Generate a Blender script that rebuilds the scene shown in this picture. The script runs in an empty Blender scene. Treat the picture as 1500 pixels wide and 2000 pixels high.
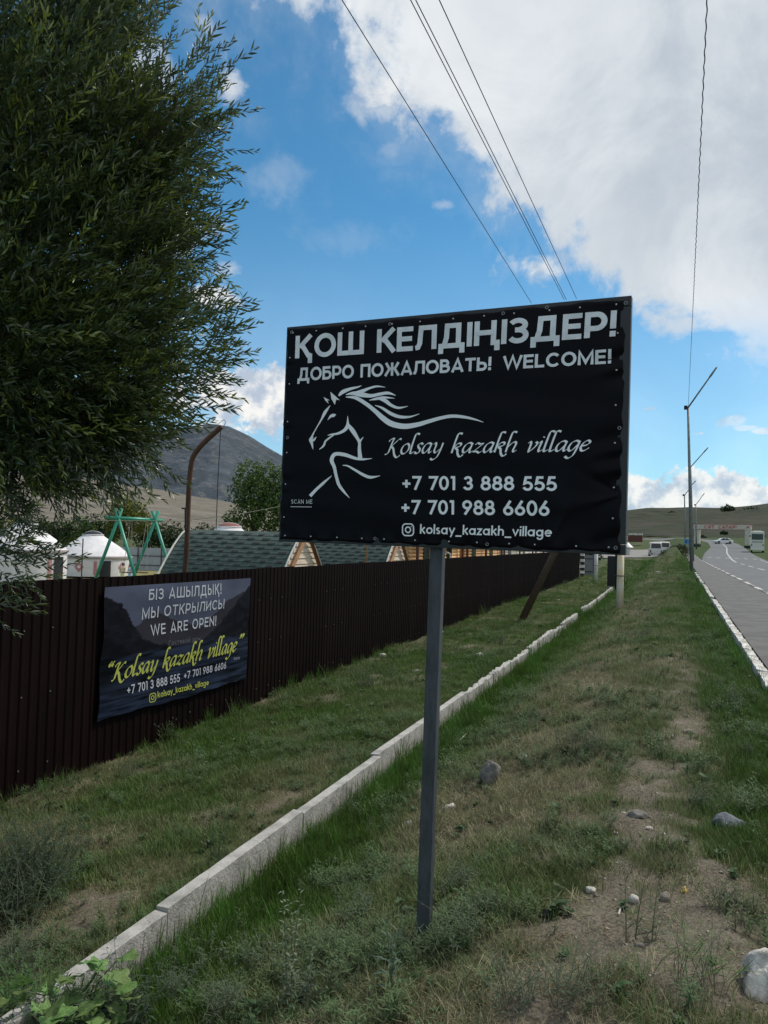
import bpy, math, random
import numpy as np
from mathutils import Vector, Matrix, Euler
random.seed(7); np.random.seed(7)
R = math.radians
SC = bpy.context.scene
COL = SC.collection

# ------------------------------------------------------------ camera
F = 1500.0                                   # focal length in photo pixels (photo is 1500 x 2000)
YAW, PITCH, ROLL = R(20.5), R(1.91), R(1.6)
r0 = Vector((math.cos(YAW), math.sin(YAW), 0))
FWD = Vector((-math.sin(YAW)*math.cos(PITCH), math.cos(YAW)*math.cos(PITCH), math.sin(PITCH)))
u0 = r0.cross(FWD)
RIGHT = r0*math.cos(ROLL) + u0*math.sin(ROLL)
UP = -r0*math.sin(ROLL) + u0*math.cos(ROLL)
cam = bpy.data.cameras.new('camera'); camo = bpy.data.objects.new('camera', cam); COL.objects.link(camo)
cam.sensor_fit = 'HORIZONTAL'; cam.sensor_width = 36; cam.lens = 36; cam.clip_start = 0.05; cam.clip_end = 12000
M3 = Matrix((RIGHT, UP, -FWD)).transposed()
camo.matrix_world = M3.to_4x4()
SC.camera = camo

def D(px, py):                               # direction through a photo pixel, unit depth
    return FWD + RIGHT*((px-750)/F) + UP*((1000-py)/F)
def at(px, py, d): return D(px, py)*d        # point at depth d (metres along the view axis)
def atX(px, py, X):
    v = D(px, py); return v*(X/v.x)
def atZ(px, py, Z):
    v = D(px, py); return v*(Z/v.z)

# ------------------------------------------------------------ world and sun
SUN_EL, SUN_AZ = R(52), R(38)                # azimuth measured from +Y towards +X
SKY_STR = 0.112
world = bpy.data.worlds.new('World'); SC.world = world; world.use_nodes = True
wn = world.node_tree; wn.nodes.clear()
def N(nt, typ, **kw):
    n = nt.nodes.new(typ)
    for k, v in kw.items():
        if k.startswith('_'): setattr(n, k[1:], v)
        else: n.inputs[k.replace('__', ' ')].default_value = v
    return n
def L(nt, a, b): nt.links.new(a, b)
class NB:                                    # tiny node math builder
    def __init__(s, nt): s.nt = nt
    def m(s, op, a, b=None, c=None, clamp=False):
        n = s.nt.nodes.new('ShaderNodeMath'); n.operation = op; n.use_clamp = clamp
        for i, v in enumerate((a, b, c)):
            if v is None: continue
            if hasattr(v, 'is_linked'): s.nt.links.new(v, n.inputs[i])
            else: n.inputs[i].default_value = v
        return n.outputs[0]
    def vm(s, op, a, b=None, scale=None):
        n = s.nt.nodes.new('ShaderNodeVectorMath'); n.operation = op
        for i, v in enumerate((a, b)):
            if v is None: continue
            if hasattr(v, 'is_linked'): s.nt.links.new(v, n.inputs[i])
            else: n.inputs[i].default_value = v
        if scale is not None: n.inputs['Scale'].default_value = scale
        return n.outputs['Value'] if op in ('DOT_PRODUCT', 'LENGTH') else n.outputs['Vector']
    def noise(s, vec, scale, detail=4, rough=0.55, dist=0.0):
        n = s.nt.nodes.new('ShaderNodeTexNoise'); s.nt.links.new(vec, n.inputs['Vector'])
        n.inputs['Scale'].default_value = scale; n.inputs['Detail'].default_value = detail
        n.inputs['Roughness'].default_value = rough; n.inputs['Distortion'].default_value = dist
        return n.outputs['Fac']
    def ramp(s, v, stops, interp='LINEAR'):
        n = s.nt.nodes.new('ShaderNodeValToRGB'); n.color_ramp.interpolation = interp
        s.nt.links.new(v, n.inputs[0]); e = n.color_ramp.elements
        while len(e) < len(stops): e.new(0.5)
        for el, (p, c) in zip(e, stops):
            el.position = p; el.color = (c if len(c) == 4 else (*c, 1)) if hasattr(c, '__len__') else (c, c, c, 1)
        return n.outputs[0]
    def mix(s, f, a, b, blend='MIX'):
        n = s.nt.nodes.new('ShaderNodeMix'); n.data_type = 'RGBA'; n.blend_type = blend
        for i, v in ((0, f), (6, a), (7, b)):
            if hasattr(v, 'is_linked'): s.nt.links.new(v, n.inputs[i])
            else: n.inputs[i].default_value = v if (i == 0 or len(v) == 4) else (*v, 1)
        return n.outputs[2]
    def smooth(s, v, a, b):
        n = s.nt.nodes.new('ShaderNodeMapRange'); n.interpolation_type = 'SMOOTHSTEP'
        s.nt.links.new(v, n.inputs[0]); n.inputs[1].default_value = a; n.inputs[2].default_value = b
        return n.outputs[0]
B = NB(wn)
tc = N(wn, 'ShaderNodeTexCoord')
dirn = B.vm('NORMALIZE', tc.outputs['Generated'])
sky = wn.nodes.new('ShaderNodeTexSky'); sky.sky_type = 'NISHITA'; sky.sun_disc = False
sky.sun_elevation = SUN_EL; sky.sun_rotation = SUN_AZ
sky.altitude = 1500; sky.air_density = 1.0; sky.dust_density = 0.6; sky.ozone_density = 2.0
# cloud layers
nz1 = B.noise(dirn, 3.2, 8, 0.62, 0.35)
nz2 = B.noise(dirn, 11.0, 7, 0.62, 0.2)
nzs = B.m('ADD', B.m('MULTIPLY', B.m('SUBTRACT', nz1, 0.5), 0.55), B.m('MULTIPLY', B.m('SUBTRACT', nz2, 0.5), 0.42))
# the big cloud bank: everything beyond a great circle
a_, b_ = D(535, 0).normalized(), D(1262, 690).normalized()
nrm = b_.cross(a_).normalized()
if nrm.dot(D(1400, 200).normalized()) < 0: nrm = -nrm
s_big = B.vm('DOT_PRODUCT', dirn, tuple(nrm))
big = B.smooth(B.m('ADD', s_big, B.m('MULTIPLY', nzs, 0.62)), -0.010, 0.060)
# it thins out towards the horizon
sep = N(wn, 'ShaderNodeSeparateXYZ'); L(wn, dirn, sep.inputs[0])
elev = sep.outputs[2]
thin = B.smooth(B.m('ADD', elev, B.m('MULTIPLY', nzs, 0.16)), 0.13, 0.30)
big = B.m('MULTIPLY', big, thin)
def blob(px, py, rx, ry, amp=1.0, soft=0.5):
    c = D(px, py).normalized()
    d = B.vm('SUBTRACT', dirn, tuple(c))
    rr = RIGHT; uu = UP
    x = B.m('DIVIDE', B.vm('DOT_PRODUCT', d, tuple(rr)), rx/F)
    y = B.m('DIVIDE', B.vm('DOT_PRODUCT', d, tuple(uu)), ry/F)
    q = B.m('SQRT', B.m('ADD', B.m('MULTIPLY', x, x), B.m('MULTIPLY', y, y)))
    v = B.m('SUBTRACT', 1.0, q)
    return B.m('MULTIPLY', B.smooth(B.m('ADD', v, B.m('MULTIPLY', nzb, 2.6)), 0.0, soft), amp)
nzb = B.m('ADD', B.m('SUBTRACT', B.noise(dirn, 24.0, 7, 0.65, 0.3), 0.5), B.m('MULTIPLY', B.m('SUBTRACT', nz2, 0.5), 0.5))
blobs = [(500, 785, 200, 78, 1.0, .45), (400, 580, 75, 24, .95, .6), (440, 525, 40, 16, .5, .8), (350, 455, 80, 45, .85, .7),
         (452, 160, 34, 34, .7, .8), (270, 130, 90, 50, .6, .7), (550, 355, 75, 45, .22, 1.2), (690, 470, 190, 45, .12, 1.3), (540, 860, 30, 16, .5, .9),
         (870, 400, 26, 10, .35, .8), (1272, 798, 22, 6, .6, .6), (1415, 822, 38, 16, .6, .7), (1365, 847, 18, 6, .7, .6), (1455, 836, 24, 6, .6, .7), (1490, 842, 22, 7, .7, .7),
         (1060, 520, 90, 42, .8, 1.0), (740, 200, 70, 36, .55, 1.0), (405, 46, 18, 14, .4, 1.0), (1440, 905, 60, 6, .25, 1.0), (765, 295, 40, 24, .35, 1.2)]
acc = None
for bl in blobs:
    v = blob(*bl); acc = v if acc is None else B.m('MAXIMUM', acc, v)
# cumulus bank low on the horizon
he = B.m('ADD', elev, B.m('MULTIPLY', nzb, 0.09))
hor = B.m('MULTIPLY', B.m('SUBTRACT', 1.0, B.smooth(he, 0.080, 0.092)), 0.96)
hor = B.m('MULTIPLY', hor, B.m('SUBTRACT', 1.0, B.smooth(B.vm('DOT_PRODUCT', dirn, tuple(-RIGHT)), -0.22, 0.0)))
cl = B.m('MAXIMUM', B.m('MAXIMUM', big, acc), hor, clamp=True)
veil = B.m('MULTIPLY', B.m('MULTIPLY', B.smooth(B.m('ADD', s_big, B.m('MULTIPLY', nzs, 1.2)), -0.16, 0.12), B.smooth(nz1, 0.38, 0.66)), 0.45)
veil = B.m('MAXIMUM', veil, B.m('MULTIPLY', B.m('SUBTRACT', 1.0, B.smooth(elev, 0.0, 0.42)), 0.42))
cl = B.m('MAXIMUM', cl, veil)
cl = B.m('MULTIPLY', cl, 0.97)
shade = B.noise(B.vm('ADD', dirn, (0.3, 0.1, 0.02)), 5.5, 6, 0.6, 0.4)
edge = B.smooth(B.m('ADD', s_big, B.m('MULTIPLY', nzs, .4)), 0.03, 0.20)
c_big = B.mix(B.m('ADD', B.m('MULTIPLY', B.smooth(shade, 0.35, 0.68), 0.65), B.m('MULTIPLY', B.m('SUBTRACT', 1.0, edge), 0.35), clamp=True), (0.53, 0.59, 0.66), (0.90, 0.93, 0.95))
c_cum = B.mix(B.smooth(B.noise(dirn, 30, 6, 0.6), 0.38, 0.6), (0.50, 0.58, 0.70), (1.0, 0.98, 0.94))
lowmask = B.m('MAXIMUM', acc, hor, clamp=True)
c_cl = B.mix(lowmask, c_big, c_cum)
bg1 = N(wn, 'ShaderNodeBackground', Strength=SKY_STR)
skyc = B.mix(1.0, sky.outputs[0], (0.44, 0.90, 0.97), 'MULTIPLY')
L(wn, skyc, bg1.inputs[0])
bg2 = N(wn, 'ShaderNodeBackground', Strength=0.78); L(wn, c_cl, bg2.inputs[0])
mx = N(wn, 'ShaderNodeMixShader'); L(wn, cl, mx.inputs[0]); L(wn, bg1.outputs[0], mx.inputs[1]); L(wn, bg2.outputs[0], mx.inputs[2])
wo = N(wn, 'ShaderNodeOutputWorld'); L(wn, mx.outputs[0], wo.inputs[0])

sl = bpy.data.lights.new('sun', 'SUN'); sl.energy = 2.7; sl.angle = R(7); sl.color = (1.0, 0.94, 0.84)
so = bpy.data.objects.new('sun', sl); COL.objects.link(so)
sd = Vector((math.sin(SUN_AZ)*math.cos(SUN_EL), math.cos(SUN_AZ)*math.cos(SUN_EL), math.sin(SUN_EL)))
so.rotation_euler = sd.to_track_quat('Z', 'Y').to_euler()
vs = SC.view_settings; vs.view_transform = 'Standard'; vs.look = 'None'; vs.exposure = 0.32; vs.gamma = 1.0; vs.use_curve_mapping = False
SC.cycles.max_bounces = 6; SC.cycles.transparent_max_bounces = 8

# ------------------------------------------------------------ helpers
def tag(o, label=None, cat=None, group=None, kind=None):
    if label: o['label'] = label
    if cat: o['category'] = cat
    if group: o['group'] = group
    if kind: o['kind'] = kind
    return o
def empty(name, loc=(0, 0, 0), label=None, cat=None, group=None, rz=0):
    o = bpy.data.objects.new(name, None); COL.objects.link(o); o.location = loc; o.rotation_euler = (0, 0, rz)
    o.empty_display_size = 0.2
    return tag(o, label, cat, group)
class MB:
    def __init__(s): s.v = []; s.f = []
    def add(s, vs, fs):
        k = len(s.v); s.v += [tuple(p) for p in vs]; s.f += [tuple(i+k for i in f) for f in fs]; return s
    def box(s, c, h, R3=None, taper=1.0):
        c = Vector(c); vs = []
        for z in (-1, 1):
            t = taper if z > 0 else 1
            for x, y in ((-1, -1), (1, -1), (1, 1), (-1, 1)):
                p = Vector((x*h[0]*t, y*h[1]*t, z*h[2])); vs.append(c + (R3 @ p if R3 else p))
        return s.add(vs, [(3, 2, 1, 0), (4, 5, 6, 7), (0, 1, 5, 4), (1, 2, 6, 5), (2, 3, 7, 6), (3, 0, 4, 7)])
    def tube(s, pts, r, n=8, cap=True):
        pts = [Vector(p) for p in pts]; rs = r if hasattr(r, '__len__') else [r]*len(pts)
        vs = []; ref = None
        for i, p in enumerate(pts):
            t = (pts[min(i+1, len(pts)-1)] - pts[max(i-1, 0)]).normalized()
            if ref is None: ref = t.cross(Vector((0, 0, 1)) if abs(t.z) < .95 else Vector((1, 0, 0))).normalized()
            a = (ref - t*ref.dot(t)).normalized(); b = t.cross(a); ref = a
            for j in range(n):
                th = 2*math.pi*j/n; vs.append(p + (a*math.cos(th) + b*math.sin(th))*rs[i])
        fs = [(i*n+j, i*n+(j+1) % n, (i+1)*n+(j+1) % n, (i+1)*n+j) for i in range(len(pts)-1) for j in range(n)]
        if cap: fs += [tuple(range(n-1, -1, -1)), tuple(range((len(pts)-1)*n, len(pts)*n))]
        return s.add(vs, fs)
    def lathe(s, c, prof, n=24, a0=0, a1=2*math.pi):
        c = Vector(c); full = abs(a1-a0-2*math.pi) < 1e-6; m = n if full else n+1; vs = []
        for r, z in prof:
            for j in range(m):
                th = a0+(a1-a0)*j/n; vs.append(c+Vector((r*math.cos(th), r*math.sin(th), z)))
        fs = [(i*m+j, i*m+(j+1) % m, (i+1)*m+(j+1) % m, (i+1)*m+j) for i in range(len(prof)-1) for j in range(n)]
        return s.add(vs, fs)
    def mesh(s, name, mat=None, off=None, smooth=False):
        me = bpy.data.meshes.new(name)
        v = s.v if off is None else [(a-off[0], b-off[1], c-off[2]) for a, b, c in s.v]
        me.from_pydata(v, [], s.f)
        if mat: me.materials.append(mat)
        if smooth: me.polygons.foreach_set('use_smooth', [True]*len(me.polygons))
        me.update(); return me
    def build(s, name, mat=None, parent=None, smooth=False, bevel=0, **kw):
        off = parent.location if parent is not None and not kw.pop('local', False) else None
        o = bpy.data.objects.new(name, s.mesh(name, mat, off, smooth)); COL.objects.link(o)
        if parent is not None: o.parent = parent
        if bevel:
            b = o.modifiers.new('bevel', 'BEVEL'); b.width = bevel; b.segments = 2; b.limit_method = 'ANGLE'
        return tag(o, **kw)
def place(name, me, parent=None, loc=(0, 0, 0), rot=(0, 0, 0), sc=(1, 1, 1), **kw):
    o = bpy.data.objects.new(name, me); COL.objects.link(o); o.parent = parent
    o.location = loc; o.rotation_euler = rot; o.scale = sc if hasattr(sc, '__len__') else (sc,)*3
    return tag(o, **kw)
def npmesh(name, v, f, mat=None, smooth=True):
    me = bpy.data.meshes.new(name); v = np.asarray(v, np.float32); f = np.asarray(f, np.int32); k = f.shape[1]
    me.vertices.add(len(v)); me.vertices.foreach_set('co', v.ravel())
    me.loops.add(f.size); me.loops.foreach_set('vertex_index', f.ravel())
    me.polygons.add(len(f)); me.polygons.foreach_set('loop_start', np.arange(0, f.size, k, dtype=np.int32))
    me.polygons.foreach_set('loop_total', np.full(len(f), k, np.int32))
    if smooth: me.polygons.foreach_set('use_smooth', np.ones(len(f), bool))
    if mat: me.materials.append(mat)
    me.update(calc_edges=True); return me
def copy_tree(o, parent=None):
    c = o.copy(); COL.objects.link(c); c.parent = parent
    for ch in list(o.children): copy_tree(ch, c)
    return c

def mat(name, col, rough=0.7, var=0.0, vscale=8.0, bump=0.0, bscale=40.0, metal=0.0, spec=0.5, col2=None, detail=5, stretch=(1, 1, 1), trans=0.0, tint=None, rnd=0.0):
    m = bpy.data.materials.new(name); m.use_nodes = True; nt = m.node_tree; b = nt.nodes['Principled BSDF']; q = NB(nt)
    b.inputs['Roughness'].default_value = rough; b.inputs['Metallic'].default_value = metal; b.inputs['Specular IOR Level'].default_value = spec
    t = N(nt, 'ShaderNodeTexCoord'); mp = N(nt, 'ShaderNodeMapping'); mp.inputs['Scale'].default_value = stretch; L(nt, t.outputs['Object'], mp.inputs[0])
    c = None; col = (*col, 1)
    if var or col2:
        n = q.noise(mp.outputs[0], vscale, detail, 0.6, 0.3)
        c2 = (*(col2 or tuple(x*(1-var) for x in col[:3])), 1)
        c = q.mix(q.smooth(n, 0.36, 0.66), col, c2)
    if tint:                                   # named attribute: 0 = col, 1 = tint colour
        at_ = N(nt, 'ShaderNodeAttribute'); at_.attribute_name = 'tint'
        at_.attribute_type = tint[1] if len(tint) > 1 else 'GEOMETRY'
        c = q.mix(at_.outputs['Fac'], c if c else col, tint[0])
    if rnd:
        oi = N(nt, 'ShaderNodeObjectInfo')
        hs = N(nt, 'ShaderNodeHueSaturation'); hs.inputs['Value'].default_value = 1.0
        L(nt, q.m('ADD', q.m('MULTIPLY', oi.outputs['Random'], 2*rnd), 1-rnd), hs.inputs['Value'])
        L(nt, q.m('ADD', q.m('MULTIPLY', oi.outputs['Random'], 0.05), 0.475), hs.inputs['Hue'])
        if c: L(nt, c, hs.inputs['Color'])
        else: hs.inputs['Color'].default_value = col
        c = hs.outputs[0]
    if c: L(nt, c, b.inputs['Base Color'])
    else: b.inputs['Base Color'].default_value = col
    if bump:
        bn = N(nt, 'ShaderNodeBump', Strength=bump); bn.inputs['Distance'].default_value = 0.02
        L(nt, q.noise(mp.outputs[0], bscale, 6, 0.65), bn.inputs['Height']); L(nt, bn.outputs[0], b.inputs['Normal'])
    if trans:
        tr = N(nt, 'ShaderNodeBsdfTranslucent'); 
        if c: L(nt, c, tr.inputs[0])
        else: tr.inputs[0].default_value = col
        ms = N(nt, 'ShaderNodeMixShader'); ms.inputs[0].default_value = trans
        L(nt, b.outputs[0], ms.inputs[1]); L(nt, tr.outputs[0], ms.inputs[2]); L(nt, ms.outputs[0], nt.nodes['Material Output'].inputs[0])
    return m

# numpy value noise
def _h(ix, iy, s):
    x = (ix*374761393 + iy*668265263 + s*974711) & 0xffffffff
    x = ((x ^ (x >> 13))*1274126177) & 0xffffffff
    return ((x ^ (x >> 16)) & 0xffff)/65535.0
def vnoise(x, y, s=0):
    x = np.asarray(x, float); y = np.asarray(y, float)
    ix = np.floor(x).astype(np.int64); iy = np.floor(y).astype(np.int64); fx = x-ix; fy = y-iy
    fx = fx*fx*(3-2*fx); fy = fy*fy*(3-2*fy)
    return (_h(ix, iy, s)*(1-fx)+_h(ix+1, iy, s)*fx)*(1-fy) + (_h(ix, iy+1, s)*(1-fx)+_h(ix+1, iy+1, s)*fx)*fy
def fbm(x, y, s=0, o=4):
    a, t, w = 0.0, 0.0, 1.0
    for i in range(o): a = a + w*vnoise(x*2**i, y*2**i, s+i*17); t += w; w *= .5
    return a/t
def sst(x, a, b):
    t = np.clip((np.asarray(x, float)-a)/(b-a), 0, 1); return t*t*(3-2*t)

# ------------------------------------------------------------ terrain
CX = [-400, -60, -14, -8, -5.6, -4, -2.45, -2.40, -2.28, -1.7, -1.0, -0.5, 0, 0.9, 1.0, 3.0, 3.1, 9.5, 9.8, 12, 40, 400]
CZ = [-3.6, -3.4, -3.1, -2.75, -2.33, -2.26, -2.12, -2.12, -2.07, -1.97, -1.74, -1.60, -1.54, -1.505, -1.53, -1.53, -1.60, -1.60, -1.60, -1.52, -1.4, -0.6]
def kerbX(Y): return 0.95+0.008*np.clip(Y, 0, 130)
RCY = [-40, 60, 90, 130, 180, 215, 240, 258, 272, 282, 290]
RCX = [6.2, 6.2, 6.3, 8.2, 11.3, 12.2, 11.0, 7.0, 0.0, -10, -30]
def rise(Y): return np.interp(Y, [0, 85, 120, 160, 185, 207, 285, 340, 500], [0, 0, .42, 1.05, 1.6, 2.3, 4.6, 5.6, 7.5])
def riseL(Y): return np.interp(Y, [0, 60, 190, 240, 285, 340, 500], [0, 0, 0.1, 1.9, 4.5, 5.6, 7.5])
def Hs(X, Y):                                  # smooth ground height, camera at 0
    X = np.asarray(X, float); Y = np.asarray(Y, float)
    zn = np.interp(X, CX, CZ)
    zf = np.interp(X, [-400, -60, -30, -8, 0, 1, 3, 12, 40, 400], [-3.6, -3.4, -3.1, -1.95, -1.85, -1.55, -1.6, -1.58, -1.4, -.6])
    w = sst(Y, 52, 88)
    z = zn*(1-w) + zf*w
    wr = sst(X, -3, 3)
    wl = sst(X, -60, -12)
    return z + rise(Y)*wr + riseL(Y)*(1-wr)*wl
def H(X, Y):
    X = np.asarray(X, float); Y = np.asarray(Y, float)
    z = Hs(X, Y)
    paved = sst(X, kerbX(Y)-0.35, kerbX(Y))*(1-sst(X, 10.5, 12))
    amp = (1-paved)*(1-0.7*np.exp(-((X+2.35)/0.25)**2))
    z = z + amp*((fbm(X*1.1, Y*1.1, 3)-.5)*0.14 + (fbm(X*6, Y*6, 9, 3)-.5)*0.045)
    z = z + 1.5*np.exp(-((X-0.3)/1.5)**2 - ((Y-104)/13)**2)*(1-sst(X, 0.6, 1.8))
    z = z + 0.10*np.exp(-((X+.9)/.8)**2-((Y-9)/4)**2)
    z = z - 0.13*(1-sst(X, -5.4, -3.6))*(1-sst(Y, 5, 17))*sst(X, -9, -6) + 0.05*sst(Y, 17, 30)*(1-sst(X, -5, -3))*sst(X, -7, -6)
    return z
def h(X, Y): return float(H(X, Y))
def gnd(px, py):                               # where the ground is seen through a photo pixel
    v = D(px, py); t = 1.0
    for i in range(900):
        p = v*t
        if p.z < h(p.x, p.y): break
        t *= 1.01
    lo, hi = t/1.01, t
    for i in range(18):
        m_ = (lo+hi)/2; p = v*m_
        if p.z < h(p.x, p.y): hi = m_
        else: lo = m_
    p = v*hi; return Vector((p.x, p.y, h(p.x, p.y)))

def zones(X, Y):                               # bare earth, dry grass, lush grass masks
    n1 = fbm(X*1.3, Y*1.3, 21); n2 = fbm(X*3.5, Y*3.5, 33)
    trail = np.exp(-((X-np.interp(Y, [1, 3.2, 4.5, 7.5, 14, 25], [-.35, -.26, -.12, .12, .16, .3])-0.05*np.sin(Y*2.1))/(0.17+0.16*n1))**2)*(1-.30*sst(Y, 4.8, 6))*(1-.35*sst(Y, 8, 14))*(1-sst(Y, 13, 26))
    near = np.exp(-((X-.02)/0.50)**2-((Y-3.4)/.95)**2)*1.25
    n3 = fbm(X*9, Y*9, 35); bare = np.clip((np.maximum(trail, near)*1.3-.30)+(n2-.5)*1.5+(n3-.5)*2.0, 0, 1)
    bare = np.maximum(bare, np.clip((n2-.66)*5, 0, .6)*(X > -2.2)*(X < .2))
    bare = np.maximum(bare, np.clip((n1*.6+n2*.4-.60)*7, 0, .8)*(X < -2.5)*(X > -5.5))
    dry = np.clip(np.exp(-((X+1.0)/0.75)**2)*(1.1-.75*sst(Y, 10, 30)) + (n1-.5)*1.6 + .05, 0, 1)*(X > -2.3)
    dry = np.where(X < -2.4, np.clip((n1-.40)*3.6, 0, .9)*(1-sst(Y, 6, 11)*.7), dry)
    lush = np.clip(np.exp(-((X+2.05)/(0.24+.020*np.clip(Y, 0, 16)))**2)*1.3, 0, 1)*(X > -2.4)
    right = sst(X, 0.28, 0.62)*sst(Y, 3.6, 5.5)*(1-np.clip(n1-.5, 0, 1))
    lush = np.maximum(lush, right*.75)
    dry = dry*(1-lush); bare = bare*(1-np.clip(lush*1.2, 0, 1))
    return bare, dry, lush

az_f = np.concatenate([np.linspace(-180, -58, 26)[:-1], np.linspace(-58, 22, 330), np.linspace(22, 180, 32)[1:]])
rr = np.concatenate([[0.2, .6, 1.0], np.geomspace(1.4, 14, 190), np.geomspace(14, 120, 120)[1:], np.geomspace(120, 420, 50)[1:], np.geomspace(420, 9000, 14)[1:]])
A, RR = np.meshgrid(np.radians(az_f), rr)
GX, GY = np.sin(A)*RR, np.cos(A)*RR
GZ = H(GX, GY)
GZ = np.where(RR > 420, np.minimum(GZ, 2.0), GZ)
def gridf(n, m):
    i = np.arange(n-1)[:, None]*m + np.arange(m-1)[None]
    return np.stack([i, i+1, i+m+1, i+m], -1).reshape(-1, 4)
gm = bpy.data.materials.new('earth and turf'); gm.use_nodes = True; nt = gm.node_tree; q = NB(nt); bs = nt.nodes['Principled BSDF']
bs.inputs['Roughness'].default_value = 0.95; bs.inputs['Specular IOR Level'].default_value = 0.15
t_ = N(nt, 'ShaderNodeTexCoord'); ob = t_.outputs['Object']
za = N(nt, 'ShaderNodeAttribute'); za.attribute_name = 'zone'; zs = N(nt, 'ShaderNodeSeparateColor'); L(nt, za.outputs['Color'], zs.inputs[0])
f1 = q.noise(ob, 9, 8, .68); f2 = q.noise(ob, 70, 6, .7); f3 = q.noise(ob, 1.1, 5, .6)
grassc = q.mix(q.smooth(f1, .35, .65), (0.026, 0.050, 0.012), (0.058, 0.082, 0.020))
grassc = q.mix(q.m('MULTIPLY', q.smooth(f3, .45, .7), .55), grassc, (0.085, 0.082, 0.040))
dryc = q.mix(q.smooth(f2, .35, .65), (0.075, 0.066, 0.042), (0.15, 0.13, 0.085))
earthc = q.mix(q.smooth(f2, .35, .7), (0.085, 0.070, 0.052), (0.215, 0.190, 0.150))
earthc = q.mix(q.m('MULTIPLY', q.smooth(f1, .5, .75), .6), earthc, (0.26, 0.23, 0.185))
c = q.mix(zs.outputs[1], grassc, dryc)
c = q.mix(q.m('MULTIPLY', zs.outputs[2], .8), c, (0.030, 0.055, 0.012))
c = q.mix(zs.outputs[0], c, earthc)
L(nt, c, bs.inputs['Base Color'])
bn = N(nt, 'ShaderNodeBump', Strength=.7); bn.inputs['Distance'].default_value = .02
L(nt, q.m('ADD', f2, q.m('MULTIPLY', f1, 1.5)), bn.inputs['Height']); L(nt, bn.outputs[0], bs.inputs['Normal'])
me = npmesh('ground', np.stack([GX, GY, GZ], -1).reshape(-1, 3), gridf(len(rr), len(az_f))[:, ::-1], gm)
bare, dry, lush = zones(GX.ravel(), GY.ravel())
ca = me.color_attributes.new('zone', 'FLOAT_COLOR', 'POINT')
ca.data.foreach_set('color', np.stack([bare, dry, lush, np.ones_like(bare)], -1).astype(np.float32).ravel())
g_o = bpy.data.objects.new('ground', me); COL.objects.link(g_o); tag(g_o, 'uneven verge of grass, dry straw and bare earth beside the road', kind='structure')

# paved sheets following the terrain
def strip(name, ys, xl, xr, dz, m, nx=6, **kw):
    ys = np.asarray(ys, float); v = []
    for y, a, b in zip(ys, xl, xr):
        for i in range(nx):
            x = a+(b-a)*i/(nx-1); v.append((x, y, float(Hs(x, y))+dz))
    return v, gridf(len(ys), nx)
asph = mat('asphalt grey', (0.125, 0.130, 0.135), .9, var=.28, vscale=1.2, bump=.4, bscale=120)
pavm = mat('pavement asphalt', (0.122, 0.118, 0.115), .92, var=.3, vscale=2.0, bump=.5, bscale=90)
linem = mat('road paint', (0.48, 0.49, 0.48), .7, col2=(0.24, .245, .245), vscale=6, detail=8)
def ctr_pts():
    # centre line as dense points with headings
    ys = np.concatenate([np.arange(-25, 240, 2.5)]); xs = np.interp(ys, RCY, RCX)
    k = np.ones(7)/7; xs = np.convolve(np.pad(xs, 3, 'edge'), k, 'valid')
    P = list(zip(xs, ys))
    for x, y in ((9.6, 246), (5.5, 256), (0, 266), (-7, 275), (-16, 283), (-28, 290), (-45, 297), (-80, 304)): P.append((x, y))
    return np.array(P)
CP = ctr_pts()
T = np.gradient(CP, axis=0); T /= np.linalg.norm(T, axis=1)[:, None]; NR = np.stack([T[:, 1], -T[:, 0]], 1)   # right-hand normal
def hroad(x, y): return np.where(np.asarray(y) < 110, -1.60+rise(y), Hs(x, y))
def ribbon(name, P, Nn, a, b, dz, m, nx=5):
    v = []
    for (x, y), (nx_, ny_) in zip(P, Nn):
        for i in range(nx):
            o_ = a+(b-a)*i/(nx-1); X, Y = x+nx_*o_, y+ny_*o_
            v.append((X, Y, max(float(Hs(X, Y)), -1.62+float(rise(y)) if y < 235 else -99)+dz))
    return npmesh(name, v, gridf(len(P), nx)[:, ::-1], m)
o = bpy.data.objects.new('road', ribbon('road', CP, NR, -3.15, 3.6, .06, asph, 9)); COL.objects.link(o); tag(o, 'grey asphalt road curving left behind the gateway', kind='structure')
road = o
def mark(name, P, Nn, a, b, dz=.066):
    m_ = ribbon(name, P, Nn, a, b, dz, linem, 2); o = bpy.data.objects.new(name, m_); COL.objects.link(o); o.parent = road; return o
def seg(y0, y1, n=None):
    n = n or max(3, int((y1-y0)/2)+1)
    yy = np.linspace(y0, y1, n); i = np.interp(yy, CP[:100, 1], np.arange(100))
    P = np.stack([np.interp(i, np.arange(len(CP)), CP[:, 0]), yy], 1); Nn = np.stack([np.interp(i, np.arange(len(CP)), NR[:, 0]), np.interp(i, np.arange(len(CP)), NR[:, 1])], 1)
    return P, Nn
y = 20.0
while y < 84: P, Nn = seg(y, y+4.5); mark('lane_marking', P, Nn, -.09, .09); y += 8.0
P, Nn = seg(86, 205, 80); mark('centre_line', P, Nn, -.10, .10)
for k in range(6):
    P, Nn = seg(101, 102.3); mark('crossing_marking', P, Nn, -2.6+k*1.0, -2.15+k*1.0)
P, Nn = seg(10, 100, 60); mark('edge_line', P, Nn, 3.05, 3.15)
# pavement
ys = np.concatenate([np.linspace(-6, 60, 80), np.linspace(62, 116, 30)])
v, f = strip('pavement', ys, kerbX(ys)+.1, np.full_like(ys, 2.92), 0.065, pavm, 7)
v = [(a, b, -1.465+float(rise(b))) for a, b, c_ in v]
o = bpy.data.objects.new('pavement', npmesh('pavement', v, f, pavm)); COL.objects.link(o); tag(o, 'grey asphalt footpath beside the road', kind='structure'); pave = o
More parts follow.
